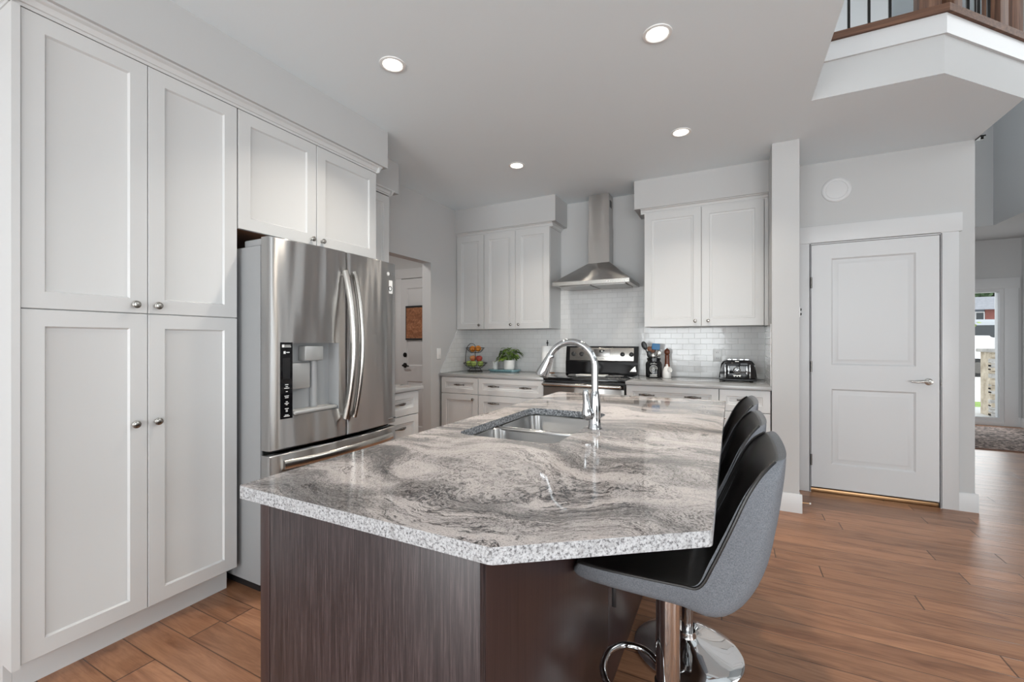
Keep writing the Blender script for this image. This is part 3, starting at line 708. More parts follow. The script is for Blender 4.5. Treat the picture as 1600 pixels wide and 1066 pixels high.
# dispenser
bm = bmesh.new(); y0, y1, z0, z1 = HOLE; xb = -2.050
box(bm, xb - .004, xb, y0, y1, z0, z1); box(bm, xb, fx(y0) - .001, y0 - .004, y0, z0 - .004, z1 + .004); box(bm, xb, fx(y1) - .001, y1, y1 + .004, z0 - .004, z1 + .004); box(bm, xb, -1.985, y0, y1, z1, z1 + .004); box(bm, xb, -1.985, y0, y1, z0 - .004, z0)
dp = t.part('dispenser', bm, 'dispgrey', dl)
t.part('drip_tray', RB(xb, -1.972, y0 + .004, y1 - .004, z0 + .001, z0 + .022, r=.008), 'dispmetal', dl)
bm = bmesh.new(); rbox(bm, xb + .003, -1.992, 1.540, 1.655, 1.145, 1.225, .006); t.part('nozzle_block', bm, 'dispmetal', dl)
bm = bmesh.new(); q = bmesh.new(); rbox(q, -.006, .006, 1.478, 1.592, 1.00, 1.135, .004); merge(bm, q, Matrix.Translation((-2.025, 0, 0))); t.part('paddle', bm, 'dispmetal', dl)
bm = bmesh.new(); cyl(bm, (-2.040, 1.628, z0 + .012), (-2.040, 1.628, 1.22), .02, seg=16); t.part('ice_chute', bm, 'dispgrey', dl)
bm = bmesh.new(); prism(bm, [(fx(1.400) - .006, 1.398), (fx(1.400) + .0016, 1.398), (fx(1.46) + .0016, 1.460), (fx(1.46) - .006, 1.460)], .862, 1.243, 'z'); cp = t.part('control_panel', bm, 'blackgloss', dl)
def fmarks(rows, mat, name):
    bm = bmesh.new()
    for (a, b, c, d) in rows:
        prism(bm, [(fx(a) + .0005, a), (fx(a) + .0024, a), (fx(b) + .0024, b), (fx(b) + .0005, b)], c, d, 'z')
    return t.part(name, bm, mat, dl)
mk = [(1.406, 1.418, 1.218, 1.232), (1.421, 1.450, 1.227, 1.230), (1.421, 1.452, 1.219, 1.222), (1.414, 1.424, 1.186, 1.199), (1.428, 1.444, 1.191, 1.195)]
for z in (1.03, 1.02, 1.012, .995, .973, .965, .944, .936, .930, .910, .902, .896, .878, .872):
    q = rnd.uniform(.004, .017); mk.append((1.430 - q, 1.430 + q, z, z + .0035))
fmarks(mk, 'mark', 'panel_print'); fmarks([(1.411, 1.447, 1.06, 1.165)], 'black', 'display')
# handles
for sgn, dd in ((-1, dl), (1, dr)):
    yb = FC + sgn * .031; n = 20; pts = []; pts2 = []
    for i in range(n + 1):
        a = i / n; z = .815 + .83 * a; b = math.sin(PI * a)
        pts.append((fx(yb) + .020 + .062 * b ** .85, yb, z))
    bm = bmesh.new(); tube(bm, pts, .0135, 16, flat=1.55)
    for z, i in ((.835, 1), (1.625, n - 1)): cyl(bm, (fx(yb) - .002, yb, z), (pts[i][0], yb, z), .010, seg=14)
    t.part('handle', bm, 'nickel', dd)
n = 20; bm = bmesh.new(); pts = []
for i in range(n + 1):
    a = i / n; y = FY0 + .065 + (FY1 - FY0 - .13) * a; pts.append((fx(y) + .014 + .036 * math.sin(PI * a) ** .8, y, .636 + .004 * math.sin(PI * a)))
tube(bm, pts, .0140, 16, flat=1.75)
for i in (1, n - 1): cyl(bm, (fx(pts[i][1]) - .002, pts[i][1], .636), (pts[i][0], pts[i][1], .636), .010, seg=12)
t.part('handle', bm, 'nickel', dz)
def on_fridge(bm0, y, z): bm = bmesh.new(); merge(bm, bm0, Matrix.Translation((fx(y) + .0006, y, z)) @ Matrix.Rotation(PI / 2, 4, 'Z') @ Matrix.Rotation(PI / 2, 4, 'X')); return bm
bm = bmesh.new(); lathe(bm, [(.0, 0), (.012, 0), (.012, .0015), (0, .0016)], (fx(2.150), 2.150, 1.686), (1, 0, 0), 20); t.part('logo_disc', bm, 'mark', dr)
t.part('logo_letters', on_fridge(text_bm('LG', .024), 2.183, 1.686), 'markgrey', dr)
st = t.part('sticker', B(fx(2.17) - .004, fx(2.17) + .0012, 2.148, 2.192, 1.560, 1.645), 'paper', dr)
bm = bmesh.new(); tube(bm, [(fx(2.17) + .0016, 2.170 + .014 * math.cos(a * PI / 10), 1.592 + .014 * math.sin(a * PI / 10)) for a in range(20)], .0022, 6, closed=True); t.part('sticker_ring', bm, 'ink', dr)
t.part('sticker_number', on_fridge(text_bm('10', .018), 2.170, 1.592), 'ink', dr)
t.part('badge', RB(fx(2.18) - .004, fx(2.18) + .003, 2.145, 2.222, .738, .750, r=.002), 'chrome', dr)

# ------------------------------------------------------------------ wall cabinets on the back wall
YD = 4.13
def wall_cab(name, label, x0, x1, doors, side=None):
    t = Thing(name, label, 'cabinet', ((x0 + x1) / 2, 4.3, 1.379)); t.part('carcass', B(x0, x1, YD + .0005, YB - .001, 1.382, 2.4175), 'cab')
    for (a, b, kx) in doors:
        d = t.part('door', shaker(b - a, 1.034, on_back(a, YD, 1.380), .062, prof=SHAKER2), 'cab'); t.part('knob', knob_bm(on_back(kx, YD - .02, 1.425), .9), 'nickel', d)
    return t
wall_cab('single_wall_cabinet', 'white single-door wall cabinet in the left back corner above the fruit basket', XL + .002, -2.427, [(XL + .006, -2.429, -2.478)])
wall_cab('double_wall_cabinet', 'white double-door wall cabinet left of the range hood', -2.425, -1.652, [(-2.423, -2.042, -2.088), (-2.039, -1.654, -1.996)])
t = wall_cab('double_wall_cabinet', 'white double-door wall cabinet right of the range hood', -.718, .240, [(-.716, -.2365, -.284), (-.2335, .236, -.180)])
t.part('filler', B(.241, .267, YD - .012, YD + .02, 1.380, 2.4175), 'cab')

# ------------------------------------------------------------------ base cabinets on the back wall
YC = 3.80
def base_cab(name, label, x0, x1, fronts, yf=YC):
    t = Thing(name, label, 'cabinet', ((x0 + x1) / 2, 4.1, 0)); t.part('carcass', B(x0, x1, yf + .0005, YB - .02, .10, .876), 'cab'); t.part('toe_kick', B(x0, x1, yf + .06, YB - .03, 0, .10), 'cab')
    for (kind, z0, z1, hs) in fronts:
        w = x1 - x0 - .005; d = t.part(kind, shaker(w, z1 - z0, on_back(x0 + .0025, yf, z0), .05 if z1 - z0 < .25 else .06, prof=SHAKER2), 'cab')
        for hx in hs:
            if kind == 'drawer': t.part('pull', pull_bm(on_back(hx, yf - .02, z1 - (.078 if z1 - z0 < .25 else .075))), 'darknickel', d)
            else: t.part('knob', knob_bm(on_back(hx, yf - .02, z1 - .045), .9), 'nickel', d)
    return t
base_cab('corner_base_cabinet', 'white drawer-over-door base cabinet under the fruit basket', XL + .03, -2.300, [('drawer', .705, .872, [-2.53]), ('door', .105, .700, [-2.352])])
base_cab('wide_drawer_cabinet', 'white wide three-drawer base cabinet just left of the stove', -2.298, -1.580, [('drawer', .705, .872, [-2.12, -1.77]), ('drawer', .408, .700, [-2.12, -1.77]), ('drawer', .105, .403, [-2.12, -1.77])])
base_cab('wide_drawer_cabinet', 'white wide three-drawer base cabinet just right of the stove', -.812, -.090, [('drawer', .705, .872, [-.64, -.28]), ('drawer', .408, .700, [-.64, -.28]), ('drawer', .105, .403, [-.64, -.28])])
base_cab('narrow_base_cabinet', 'white narrow drawer-over-door base cabinet under the toaster', -.088, .262, [('drawer', .705, .872, [.10]), ('door', .105, .700, [-.055])])
solo('countertop', RB(XL + .001, -1.579, 3.775, YB - .002, .877, ZT, r=.003), 'slab', 'grey stone countertop slab left of the stove holding fruit and plant', 'countertop', (-2.2, 4.1, .877))
solo('countertop', RB(-.814, .2665, 3.760, YB - .002, .877, ZT, r=.003), 'slab', 'grey stone countertop slab right of the stove holding the toaster', 'countertop', (-.27, 4.1, .877))
# backsplash
bm = bmesh.new(); box(bm, XL, -1.652, YB - .008, YB + .002, ZT + .001, 1.379); box(bm, -1.652, -.718, YB - .008, YB + .002, ZT + .001, 1.79); box(bm, -.718, .2675, YB - .008, YB + .002, ZT + .001, 1.379)
struct('wall_backsplash', bm, 'tile', label='white subway tile backsplash')
bm = bmesh.new(); prism(bm, [(YB - .009, ZT + .001), (3.80, ZT + .001), (4.125, 1.378), (YB - .009, 1.378)], XL - .002, XL + .008, 'x'); struct('wall_backsplash_left', bm, 'tile_y')
bm = bmesh.new(); tube(bm, [(XL + .006, 3.795, ZT + .006), (XL + .006, 4.12, 1.376)], .006, 8); struct('trim_13', bm, 'trim')
bm = bmesh.new(); box(bm, .2605, .2675, 3.80, YB - .009, ZT + .001, 1.379); struct('wall_backsplash_right', bm, 'tile_y')

# ------------------------------------------------------------------ range hood
t = Thing('range_hood', 'stainless chimney range hood on the back wall above the stove', 'range hood', (-1.19, 4.3, 1.785))
bm = bmesh.new(); x0, x1, yf, zl = -1.560, -.820, 3.955, 1.785
lo = [(x0, yf), (x1, yf), (x1, YB - .002), (x0, YB - .002)]; cx0, cx1, cyf = -1.298, -1.084, 4.28; top = [(cx0, cyf), (cx1, cyf), (cx1, YB - .002), (cx0, YB - .002)]
r1 = [bm.verts.new((*p, zl + .034)) for p in lo]; r2 = [bm.verts.new((*p, 2.035)) for p in top]
for k in range(4): bm.faces.new((r1[k], r1[(k + 1) % 4], r2[(k + 1) % 4], r2[k]))
bm.faces.new(r2); bm.faces.new(r1[::-1]); t.part('canopy', bm, 'steel2', ang=20)
bm = bmesh.new(); prism(bm, lo, zl, zl + .034); t.part('front_lip', bm, 'nickel')
for a, b in ((x0 + .05, -1.20), (-1.18, x1 - .05)): t.part('filter', B(a, b, yf + .06, YB - .08, zl - .008, zl - .0005), 'steel_dark')
bm = bmesh.new(); box(bm, cx0, cx1, cyf, YB - .002, 2.035, 2.40); t.part('chimney', bm, 'steel2')
bm = bmesh.new(); box(bm, cx0 + .004, cx1 - .004, cyf + .004, YB - .003, 2.40, ZC); ch = t.part('chimney_extension', bm, 'steel2')
bm = bmesh.new()
for i in range(4): box(bm, cx1 - .004, cx1 - .002, 4.325, 4.39, 2.60 + i * .016, 2.609 + i * .016)
box(bm, cx1 - .004, cx1 - .0028, 4.32, 4.395, 2.592, 2.664); t.part('vent_slots', bm, 'black', ch)
for i in range(5):
    bm = bmesh.new(); rbox(bm, -1.03 + i * .024 + (.06 if i > 2 else 0), -1.016 + i * .024 + (.06 if i > 2 else 0), yf - .003, yf, zl + .011, zl + .021, .001); t.part('button', bm, 'mark')

# ------------------------------------------------------------------ stove
SX0, SX1 = -1.576, -.818
t = Thing('stove', 'black and stainless electric range between the back countertops', 'stove', (-1.197, 4.1, 0))
t.part('body', B(SX0 + .002, SX1 - .002, 3.80, YB - .03, .05, .885), 'black')
t.part('cooktop', RB(SX0, SX1, 3.765, 4.372, .886, .912, r=.005), 'blackgloss')
for x, y, r in ((-1.39, 3.93, .095), (-1.01, 3.93, .115), (-1.39, 4.20, .085), (-1.01, 4.20, .085)):
    bm = bmesh.new(); tube(bm, [(x + r * math.cos(a * PI / 20), y + r * math.sin(a * PI / 20), .9122) for a in range(40)], .0011, 4, closed=True); t.part('burner_ring', bm, 'markgrey')
od = t.part('oven_door', RB(SX0 + .004, SX1 - .004, 3.755, 3.80, .20, .868, r=.006), 'steel2')
t.part('oven_window', B(SX0 + .10, SX1 - .10, 3.751, 3.756, .33, .72), 'blackgloss', od)
t.part('door_top_band', B(SX0 + .004, SX1 - .004, 3.7515, 3.756, .828, .867), 'blackgloss', od)
bm = bmesh.new(); rbox(bm, SX0 + .010, SX1 - .018, 3.690, 3.722, .840, .868, .012, 4)
for x in (SX0 + .04, SX1 - .05): rbox(bm, x - .012, x + .012, 3.71, 3.757, .845, .864, .004)
t.part('handle', bm, 'nickel', od)
t.part('drawer', RB(SX0 + .004, SX1 - .004, 3.758, 3.80, .055, .195, r=.006), 'steel2')
bg = bmesh.new(); prism(bg, [(4.372, .90), (4.432, .90), (4.432, 1.196), (4.40, 1.196), (4.375, 1.04), (4.372, 1.03)], SX0 + .004, SX1 - .004, 'x'); bgo = t.part('backguard', bg, 'blackgloss')
def slant(bm0, x, s, d=0):   # s: distance up the slanted control face
    u = Vector((0, .025, .156)).normalized(); nrm = Vector((0, -.156, .025)).normalized()
    bm = bmesh.new(); m = Matrix(((1, 0, 0, x), (0, -nrm.y * -1, u.y, 4.375 + u.y * s + nrm.y * d), (0, nrm.z * -1 * -1, u.z, 1.04 + u.z * s + nrm.z * d), (0, 0, 0, 1)))
    # local: x right, -y outward, z up the slope
    m = Matrix(((1, 0, 0, x), (0, -nrm.y, u.y, 4.375 + u.y * s + nrm.y * d), (0, -nrm.z, u.z, 1.04 + u.z * s + nrm.z * d), (0, 0, 0, 1)))
    merge(bm, bm0, m); return bm
q = bmesh.new(); rbox(q, -.333, .333, -.006, .002, .008, .142, .004); cpn = t.part('control_panel', slant(q, -1.197, 0), 'nickel', bgo)
for x in (-1.487, -1.400, -.975, -.887):
    q = bmesh.new(); lathe(q, [(.023, .005), (.023, .011), (.019, .013), (.017, .030), (.014, .032), (0, .032)], (0, 0, .075), (0, -1, 0), 24); rbox(q, -.003, .003, -.038, -.03, .058, .092, .001); t.part('knob', slant(q, x, 0), 'black', bgo)
q = bmesh.new(); rbox(q, -.085, .085, -.009, -.004, .050, .128, .002); t.part('clock_panel', slant(q, -1.185, 0), 'steel_dark', bgo)
q = bmesh.new(); rbox(q, -.025, .025, -.0105, -.008, .092, .120, .001); t.part('clock_display', slant(q, -1.185, 0), 'blackgloss', bgo)
q = bmesh.new(); rbox(q, -.010, .010, -.0115, -.010, .100, .112, .0005); t.part('clock_digits', slant(q, -1.185, 0), 'mark', bgo)
q = bmesh.new()
for i in range(7): rbox(q, -.028 + i * .008, -.022 + i * .008, -.0075, -.005, .024, .030, .0005)
t.part('brand_mark', slant(q, -1.185, 0), 'markgrey', bgo)
bm = bmesh.new()
prism(bm, [(SX1 - .085, .945), (SX1 - .02, .945), (SX1 - .03, 1.00), (SX1 - .05, .985)], 4.369, 4.3735, 'y'); t.part('corner_triangle', bm, 'nickel')  # small bright triangle low at the right end of the backguard
solo('spoon_rest', RB(-1.35, -1.06, 4.03, 4.16, .914, .926, r=.005), 'ceramic', 'pale flat spoon rest lying on the black stove top', 'spoon rest', (-1.2, 4.1, .914))

# ------------------------------------------------------------------ island
IX0, IX1, IY0, IY1 = -1.046, -.031, .627, 2.766
t = Thing('kitchen_island', 'espresso brown wooden island base under the granite top', 'island', (-.69, 1.7, 0))
BX0, BX1, BY0, BY1 = -.990, -.388, .645, 2.74
t.part('body', B(BX0 + .02, BX1 - .019, BY0 + .019, BY1, .0, .48), 'espresso2')
bm = bmesh.new(); box(bm, BX0 + .02, BX1 - .019, BY0 + .019, 1.28, .48, .876); box(bm, BX0 + .02, BX1 - .019, 2.12, BY1, .48, .876); box(bm, BX0 + .02, BX0 + .035, 1.28, 2.12, .48, .876); box(bm, BX1 - .035, BX1 - .019, 1.28, 2.12, .48, .876); t.part('upper_body', bm, 'espresso2')
t.part('end_panel', RB(-.9555, BX1 - .0, BY0, BY0 + .019, 0, .876, r=.0015), 'espresso', label='grained dark end panel'); t.part('corner_stile', RB(BX0, -.9575, BY0, BY0 + .019, 0, .876, r=.0015), 'espresso2')
t.part('side_panel', RB(BX1 - .018, BX1, BY0 + .0195, 1.52, 0, .876, r=.001), 'espresso2'); t.part('side_panel', RB(BX1 - .018, BX1, 1.523, BY1, 0, .876, r=.001), 'espresso2')
for i in range(3):
    y0 = .68 + i * .685; d = t.part('door', shaker(.68, .74, Matrix.Translation((BX0 + .02, y0 + .68, .12)) @ Matrix.Rotation(-PI / 2, 4, 'Z'), .06), 'espresso2')
# granite top with the sink cut-out
SXa, SXb, SYa, SYb = -.918, -.522, 1.345, 2.035
def rrect(x0, x1, y0, y1, r, n=6):
    out = []
    for cx, cy, a in ((x1 - r, y1 - r, 0), (x0 + r, y1 - r, PI / 2), (x0 + r, y0 + r, PI), (x1 - r, y0 + r, 1.5 * PI)):
        out += [(cx + r * math.cos(a + PI / 2 * i / n), cy + r * math.sin(a + PI / 2 * i / n)) for i in range(n + 1)]
    return out
def holed_slab(outer, inner, z0, z1, bev):
    bm = bmesh.new(); inset = .004
    def loop(pts, z): return [bm.verts.new((x, y, z)) for x, y in pts]
    ot = loop(outer, z1); it = loop(inner, z1)
    es = [bm.edges.new((l[i], l[(i + 1) % len(l)])) for l in (ot, it) for i in range(len(l))]
    r = bmesh.ops.triangle_fill(bm, use_beauty=True, use_dissolve=False, edges=es)
    fs = [f for f in r['geom'] if isinstance(f, bmesh.types.BMFace)]
    c_in = Vector((sum(p[0] for p in inner) / len(inner), sum(p[1] for p in inner) / len(inner), z1))
    bad = [f for f in fs if SXa < f.calc_center_median().x < SXb and SYa < f.calc_center_median().y < SYb and all(v in it for v in f.verts)]
    bmesh.ops.delete(bm, geom=bad, context='FACES_ONLY')
    top = [f for f in bm.faces]
    for f in top: f.material_index = 0
    ob = loop(outer, z0); ib = loop(inner, z0)
    for i in range(len(ot)):
        k = (i + 1) % len(ot); f = bm.faces.new((ob[i], ob[k], ot[k], ot[i])); f.material_index = 1
    for i in range(len(it)):
        k = (i + 1) % len(it); f = bm.faces.new((it[i], it[k], ib[k], ib[i])); f.material_index = 2
    mp = dict(zip(ot + it, ob + ib))
    for f in top: nf = bm.faces.new([mp[v] for v in f.verts][::-1]); nf.material_index = 1
    return bm
def round_corners(pts, r, n=4):
    out = []; m = len(pts)
    for i in range(m):
        p = Vector(pts[i]); a = (Vector(pts[i - 1]) - p).normalized(); b = (Vector(pts[(i + 1) % m]) - p).normalized()
        for k in range(n + 1):
            s = k / n; out.append(tuple((p + a * r) * (1 - s) ** 2 + p * 2 * s * (1 - s) + (p + b * r) * s * s))
    return out
OUT = round_corners([(IX0, IY0), (-.357, IY0), (IX1, .866), (IX1, IY1), (IX0, IY1)], .010)
it_o = solo('granite_worktop', holed_slab(OUT, rrect(SXa, SXb, SYa, SYb, .055), .877, ZT, 0), ['granite', 'granite_edge', 'granite_cut'], 'swirled grey pink granite worktop with clipped corner on the dark island', 'worktop', (-.54, 1.7, .877), ang=25)
bv = it_o.modifiers.new('bevel', 'BEVEL'); bv.width = .0025; bv.segments = 2; bv.limit_method = 'ANGLE'; bv.angle_limit = math.radians(60)
# sink
t = Thing('sink', 'stainless double-bowl undermount sink in the granite island', 'sink', (-.72, 1.69, .68))
def bowl(x0, x1, y0, y1, ztop, depth):
    bm = bmesh.new(); rings = []
    for (ins, z, r) in ((-.006, ztop, .058), (0, ztop - .004, .055), (.004, ztop - .05, .055), (.012, ztop - depth + .04, .06), (.022, ztop - depth + .012, .06), (.045, ztop - depth, .06)):
        rings.append([bm.verts.new((x, y, z)) for x, y in rrect(x0 + ins, x1 - ins, y0 + ins, y1 - ins, r)])
    for a, b in zip(rings, rings[1:]):
        n = len(a)
        for i in range(n): bm.faces.new((a[i], a[(i + 1) % n], b[(i + 1) % n], b[i]))
    bm.faces.new(rings[-1]); return bm
b1 = t.part('bowl', bowl(SXa - .008, SXb + .008, SYa - .008, 1.668, .872, .19), 'sink'); b2 = t.part('bowl', bowl(SXa - .008, SXb + .008, 1.692, SYb + .008, .872, .20), 'sink')
bm = bmesh.new(); rbox(bm, SXa - .012, SXb + .012, 1.662, 1.698, .862, .8735, .004); t.part('divider', bm, 'sink')
for y, b in ((1.50, b1), (1.86, b2)):
    bm = bmesh.new(); lathe(bm, [(.043, 0), (.043, .004), (.03, .006), (.012, .003), (0, .003)], (-.72, y, .684 if b is b1 else .674), (0, 0, 1), 24); t.part('drain', bm, 'chrome', b)
bm = bmesh.new()
lo_ = rrect(SXa - .03, SXb + .03, SYa - .03, SYb + .03, .06); inn = rrect(SXa - .004, SXb + .004, SYa - .004, SYb + .004, .055)
A_ = [bm.verts.new((*p, .8755)) for p in lo_]; B_ = [bm.verts.new((*p, .8755)) for p in inn]
for i in range(len(A_)): bm.faces.new((A_[i], A_[(i + 1) % len(A_)], B_[(i + 1) % len(B_)], B_[i]))
t.part('flange', bm, 'sink')
# faucet
fxp, fyp = -.480, 1.670
t = Thing('faucet', 'tall chrome gooseneck pull-down faucet on the granite island', 'faucet', (fxp, fyp, ZT))
bm = bmesh.new(); lathe(bm, [(.027, 0), (.027, .004), (.0235, .009), (.0225, .045), (.0235, .062), (.0225, .085), (.0205, .115), (.0165, .140), (.0145, .146)], (fxp, fyp, ZT + .0005), (0, 0, 1), 32); t.part('body', bm, 'chrome')
pts = [(fxp, fyp, ZT + .14), (fxp, fyp, 1.148)] + arc((fxp - .098, 1.148), .098, 0, math.radians(158), 22, lambda u, v: (u, fyp, v))[1:]
bm = bmesh.new(); tube(bm, pts, .0136, 20); t.part('spout', bm, 'chrome')
e = Vector(pts[-1]); d = (Vector(pts[-1]) - Vector(pts[-2])).normalized()
bm = bmesh.new(); lathe(bm, [(.0138, -.012), (.0162, -.008), (.0162, .002), (.019, .022), (.0245, .056), (.0275, .078), (.0255, .087), (.0, .087)], e, d, 28); hd = t.part('spray_head', bm, 'chrome')
bm = bmesh.new(); lathe(bm, [(.0225, .0872), (.0225, .0885), (0, .089)], e, d, 24); t.part('spray_face', bm, 'rubber', hd)
bm = bmesh.new(); hv = Vector((-.50, -.87, 0)).normalized(); hb = Vector((fxp, fyp, ZT + .058))
cyl(bm, hb, hb + hv * .040, .016, .015, 20)
q0 = hb + hv * .040
tube(bm, smooth_path([q0 + Vector((0, 0, -.022)), q0 + Vector((0, 0, .0)), q0 + hv * .004 + Vector((0, 0, .03)), q0 + hv * .008 + Vector((0, 0, .075)), q0 + hv * .010 + Vector((0, 0, .098))], 4), [.007, .015, .0205, .0225, .023, .022, .020, .0175, .015, .0135, .0125, .012, .0117, .0115, .0112, .010, .007], 18); t.part('handle', bm, 'chrome')

# ------------------------------------------------------------------ bar stools (front faces -X, towards the island)
ST = [(-.203, .646, -.95, -.45, .002, .012, .172), (-.197, .662, -.35, -1, .005, .068, .198), (-.13, .668, 0, -1, .008, .076, .213), (-.03, .674, 0, -1, .012, .080, .220), (.055, .680, .1, -1, .018, .086, .224),
      (.092, .689, .6, -.8, .045, .118, .226), (.116, .742, .95, -.3, .066, .130, .226), (.152, .825, 1, -.1, .062, .112, .224), (.185, .900, 1, .02, .048, .090, .216), (.216, .949, 1, .12, .030, .064, .202), (.248, .978, .9, .35, .012, .034, .176)]
def interp(n=5):
    out = []
    for i in range(len(ST) - 1):
        p0, p1, p2, p3 = ST[max(i - 1, 0)], ST[i], ST[i + 1], ST[min(i + 2, len(ST) - 1)]
        for k in range(n):
            t_ = k / n; out.append([.5 * (2 * b + (c - a) * t_ + (2 * a - 5 * b + 4 * c - d) * t_ ** 2 + (3 * b - a - 3 * c + d) * t_ ** 3) for a, b, c, d in zip(p0, p1, p2, p3)])
    return out + [list(ST[-1])]
PR = interp()
def st_pt(st, tt, dep, pw):     # tt in -1..1 across, dep: depth at the middle
    ex, ez, nx, nz, a, b, w = st; l = math.hypot(nx, nz); nx /= l; nz /= l
    th = tt * PI / 2; f = math.cos(th) ** pw if abs(tt) < 1 else 0
    y = w * math.sin(th); return Vector((ex + nx * dep * f, y, ez + nz * dep * f))
def make_stool():
    t = Thing('bar_stool', '', 'stool', (0, 0, 0), 'bar stools along the island', world=False)
    NT = 24; ts = [-1 + 2 * i / NT for i in range(NT + 1)]
    bm = bmesh.new(); outer = [[bm.verts.new(st_pt(s, u, s[5], .46 - .12 * min(1, i_ / 22))) for u in ts] for i_, s in enumerate(PR)]; inner = [[bm.verts.new(st_pt(s, u * .999, s[4] + .003, .75)) if 0 < i < NT else outer[k][i] for i, u in enumerate(ts)] for k, s in enumerate(PR)]
    for Gd in (outer, inner):
        for k in range(len(PR) - 1):
            for i in range(NT):
                bm.faces.new(list(dict.fromkeys((Gd[k][i], Gd[k][i + 1], Gd[k + 1][i + 1], Gd[k + 1][i]))))
    for k in (0, len(PR) - 1):
        for i in range(NT):
            f = list(dict.fromkeys((outer[k][i], outer[k][i + 1], inner[k][i + 1], inner[k][i])))
            if len(f) > 2: bm.faces.new(f)
    t.part('seat_shell', bm, 'fabric', ang=70, label='grey fabric outer shell')
    bm = bmesh.new(); LN = [[bm.verts.new(st_pt(s, u * .95, s[4], .75) + Vector((0, 0, .0))) for u in ts] for s in PR]
    L2 = [[bm.verts.new(st_pt(s, u * .96, s[4] + .0045, .75)) for u in ts] for s in PR]
    for Gd in (LN, L2):
        for k in range(len(PR) - 1):
            for i in range(NT): bm.faces.new((Gd[k][i], Gd[k][i + 1], Gd[k + 1][i + 1], Gd[k + 1][i]))
    for k in (0, len(PR) - 1):
        for i in range(NT): bm.faces.new((LN[k][i], LN[k][i + 1], L2[k][i + 1], L2[k][i]))
    for k in range(len(PR) - 1):
        for i in (0, NT): bm.faces.new((LN[k][i], LN[k + 1][i], L2[k + 1][i], L2[k][i]))
    t.part('seat_lining', bm, 'leather', ang=70, label='black leather seat and backrest lining')
    for s_ in (-.955, .955):
        bm = bmesh.new(); tube(bm, [st_pt(s, s_, s[4] - .0, .75) for s in PR], .0042, 8); t.part('piping', bm, 'leather')
    bm = bmesh.new(); rbox(bm, -.085, .085, -.075, .075, .590, .596, .003); t.part('mount_plate', bm, 'black')
    bm = bmesh.new(); lathe(bm, [(.0215, .05), (.0215, .30), (.0, .30)], (0, 0, 0), (0, 0, 1), 28); t.part('column', bm, 'chrome')
    bm = bmesh.new(); lathe(bm, [(.0225, .255), (.0315, .255), (.0325, .262), (.0325, .588), (.0, .588)], (0, 0, 0), (0, 0, 1), 32); t.part('lift_cover', bm, 'chrome_bright')
    bm = bmesh.new(); lathe(bm, [(.205, 0), (.205, .006), (.198, .011), (.15, .024), (.09, .040), (.05, .052), (.034, .062), (.030, .075), (.030, .085), (.0, .085)], (0, 0, .001), (0, 0, 1), 64); t.part('base', bm, 'chrome_bright')
    bm = bmesh.new(); pts = smooth_path([(-.01, .028, .262), (-.03, .070, .264), (-.08, .108, .270), (-.14, .098, .276), (-.175, .05, .280), (-.182, 0, .281), (-.175, -.05, .280), (-.14, -.098, .276), (-.08, -.108, .270), (-.03, -.070, .264), (-.01, -.028, .262)], 5)
    tube(bm, pts, .0095, 12); cyl(bm, (0, 0, .240), (0, 0, .276), .0365, seg=28); t.part('footrest', bm, 'chrome')
    bm = bmesh.new(); rbox(bm, -.117, -.105, -.180, -.174, .555, .640, .002); t.part('lift_lever', bm, 'black')
    return t.o
s1 = make_stool(); s2 = copy_tree(s1); s3 = copy_tree(s1)
for s, (x, y, z, rz), lb in ((s1, (-.163, 1.310, 0, 0), 'grey fabric bar stool nearest the camera, tucked under the granite corner'), (s2, (-.160, 1.885, 0, .03), 'middle grey and black bar stool tucked between two others at the island'), (s3, (-.160, 2.42, 0, .04), 'farthest grey and black bar stool at the island, beside the white base cabinets')):
    s.location = (x, y, z); s.rotation_euler.z = rz; s['label'] = lb
for so_ in (s2, s3):
    for c in so_.children:
        if c.name.split('.')[0] in ('seat_shell', 'seat_lining', 'piping'): c.location = (-.010, 0, -.022)

# ------------------------------------------------------------------ things on the worktops
Z = ZT + .0005
# fruit basket
fc = (-2.60, 4.215)
t = Thing('fruit_basket', 'two-tier black wire fruit basket in the left back corner', 'basket', (*fc, Z))
def ring(bm, r, z, rr=.0025, c=fc): tube(bm, [(c[0] + r * math.cos(a * PI / 18), c[1] + r * math.sin(a * PI / 18), z) for a in range(36)], rr, 6, closed=True)
def wbowl(r, z, h):
    bm = bmesh.new(); ring(bm, r, z, .003); ring(bm, r * .45, z - h, .0025); ring(bm, r * .8, z - h * .45, .0018)
    for k in range(14):
        a = 2 * PI * k / 14; tube(bm, [(fc[0] + r * s * math.cos(a), fc[1] + r * s * math.sin(a), z - h * (1 - ((s - .45) / .55) ** 1.6)) for s in (.45, .6, .75, .9, 1.0)], .0016, 5)
    for k in range(2): a = PI * k / 2; tube(bm, [(fc[0] + .45 * r * math.cos(a), fc[1] + .45 * r * math.sin(a), z - h), (fc[0] - .45 * r * math.cos(a), fc[1] - .45 * r * math.sin(a), z - h)], .0016, 5)
    return bm
t.part('lower_bowl', wbowl(.135, Z + .095, .060), 'wire'); t.part('upper_bowl', wbowl(.105, Z + .265, .055), 'wire')
bm = bmesh.new(); ring(bm, .085, Z + .003, .003)
for k in range(3): a = 2 * PI * k / 3; tube(bm, [(fc[0] + .085 * math.cos(a), fc[1] + .085 * math.sin(a), Z + .003), (fc[0] + .06 * math.cos(a), fc[1] + .06 * math.sin(a), Z + .036)], .003, 6)
t.part('foot', bm, 'wire')
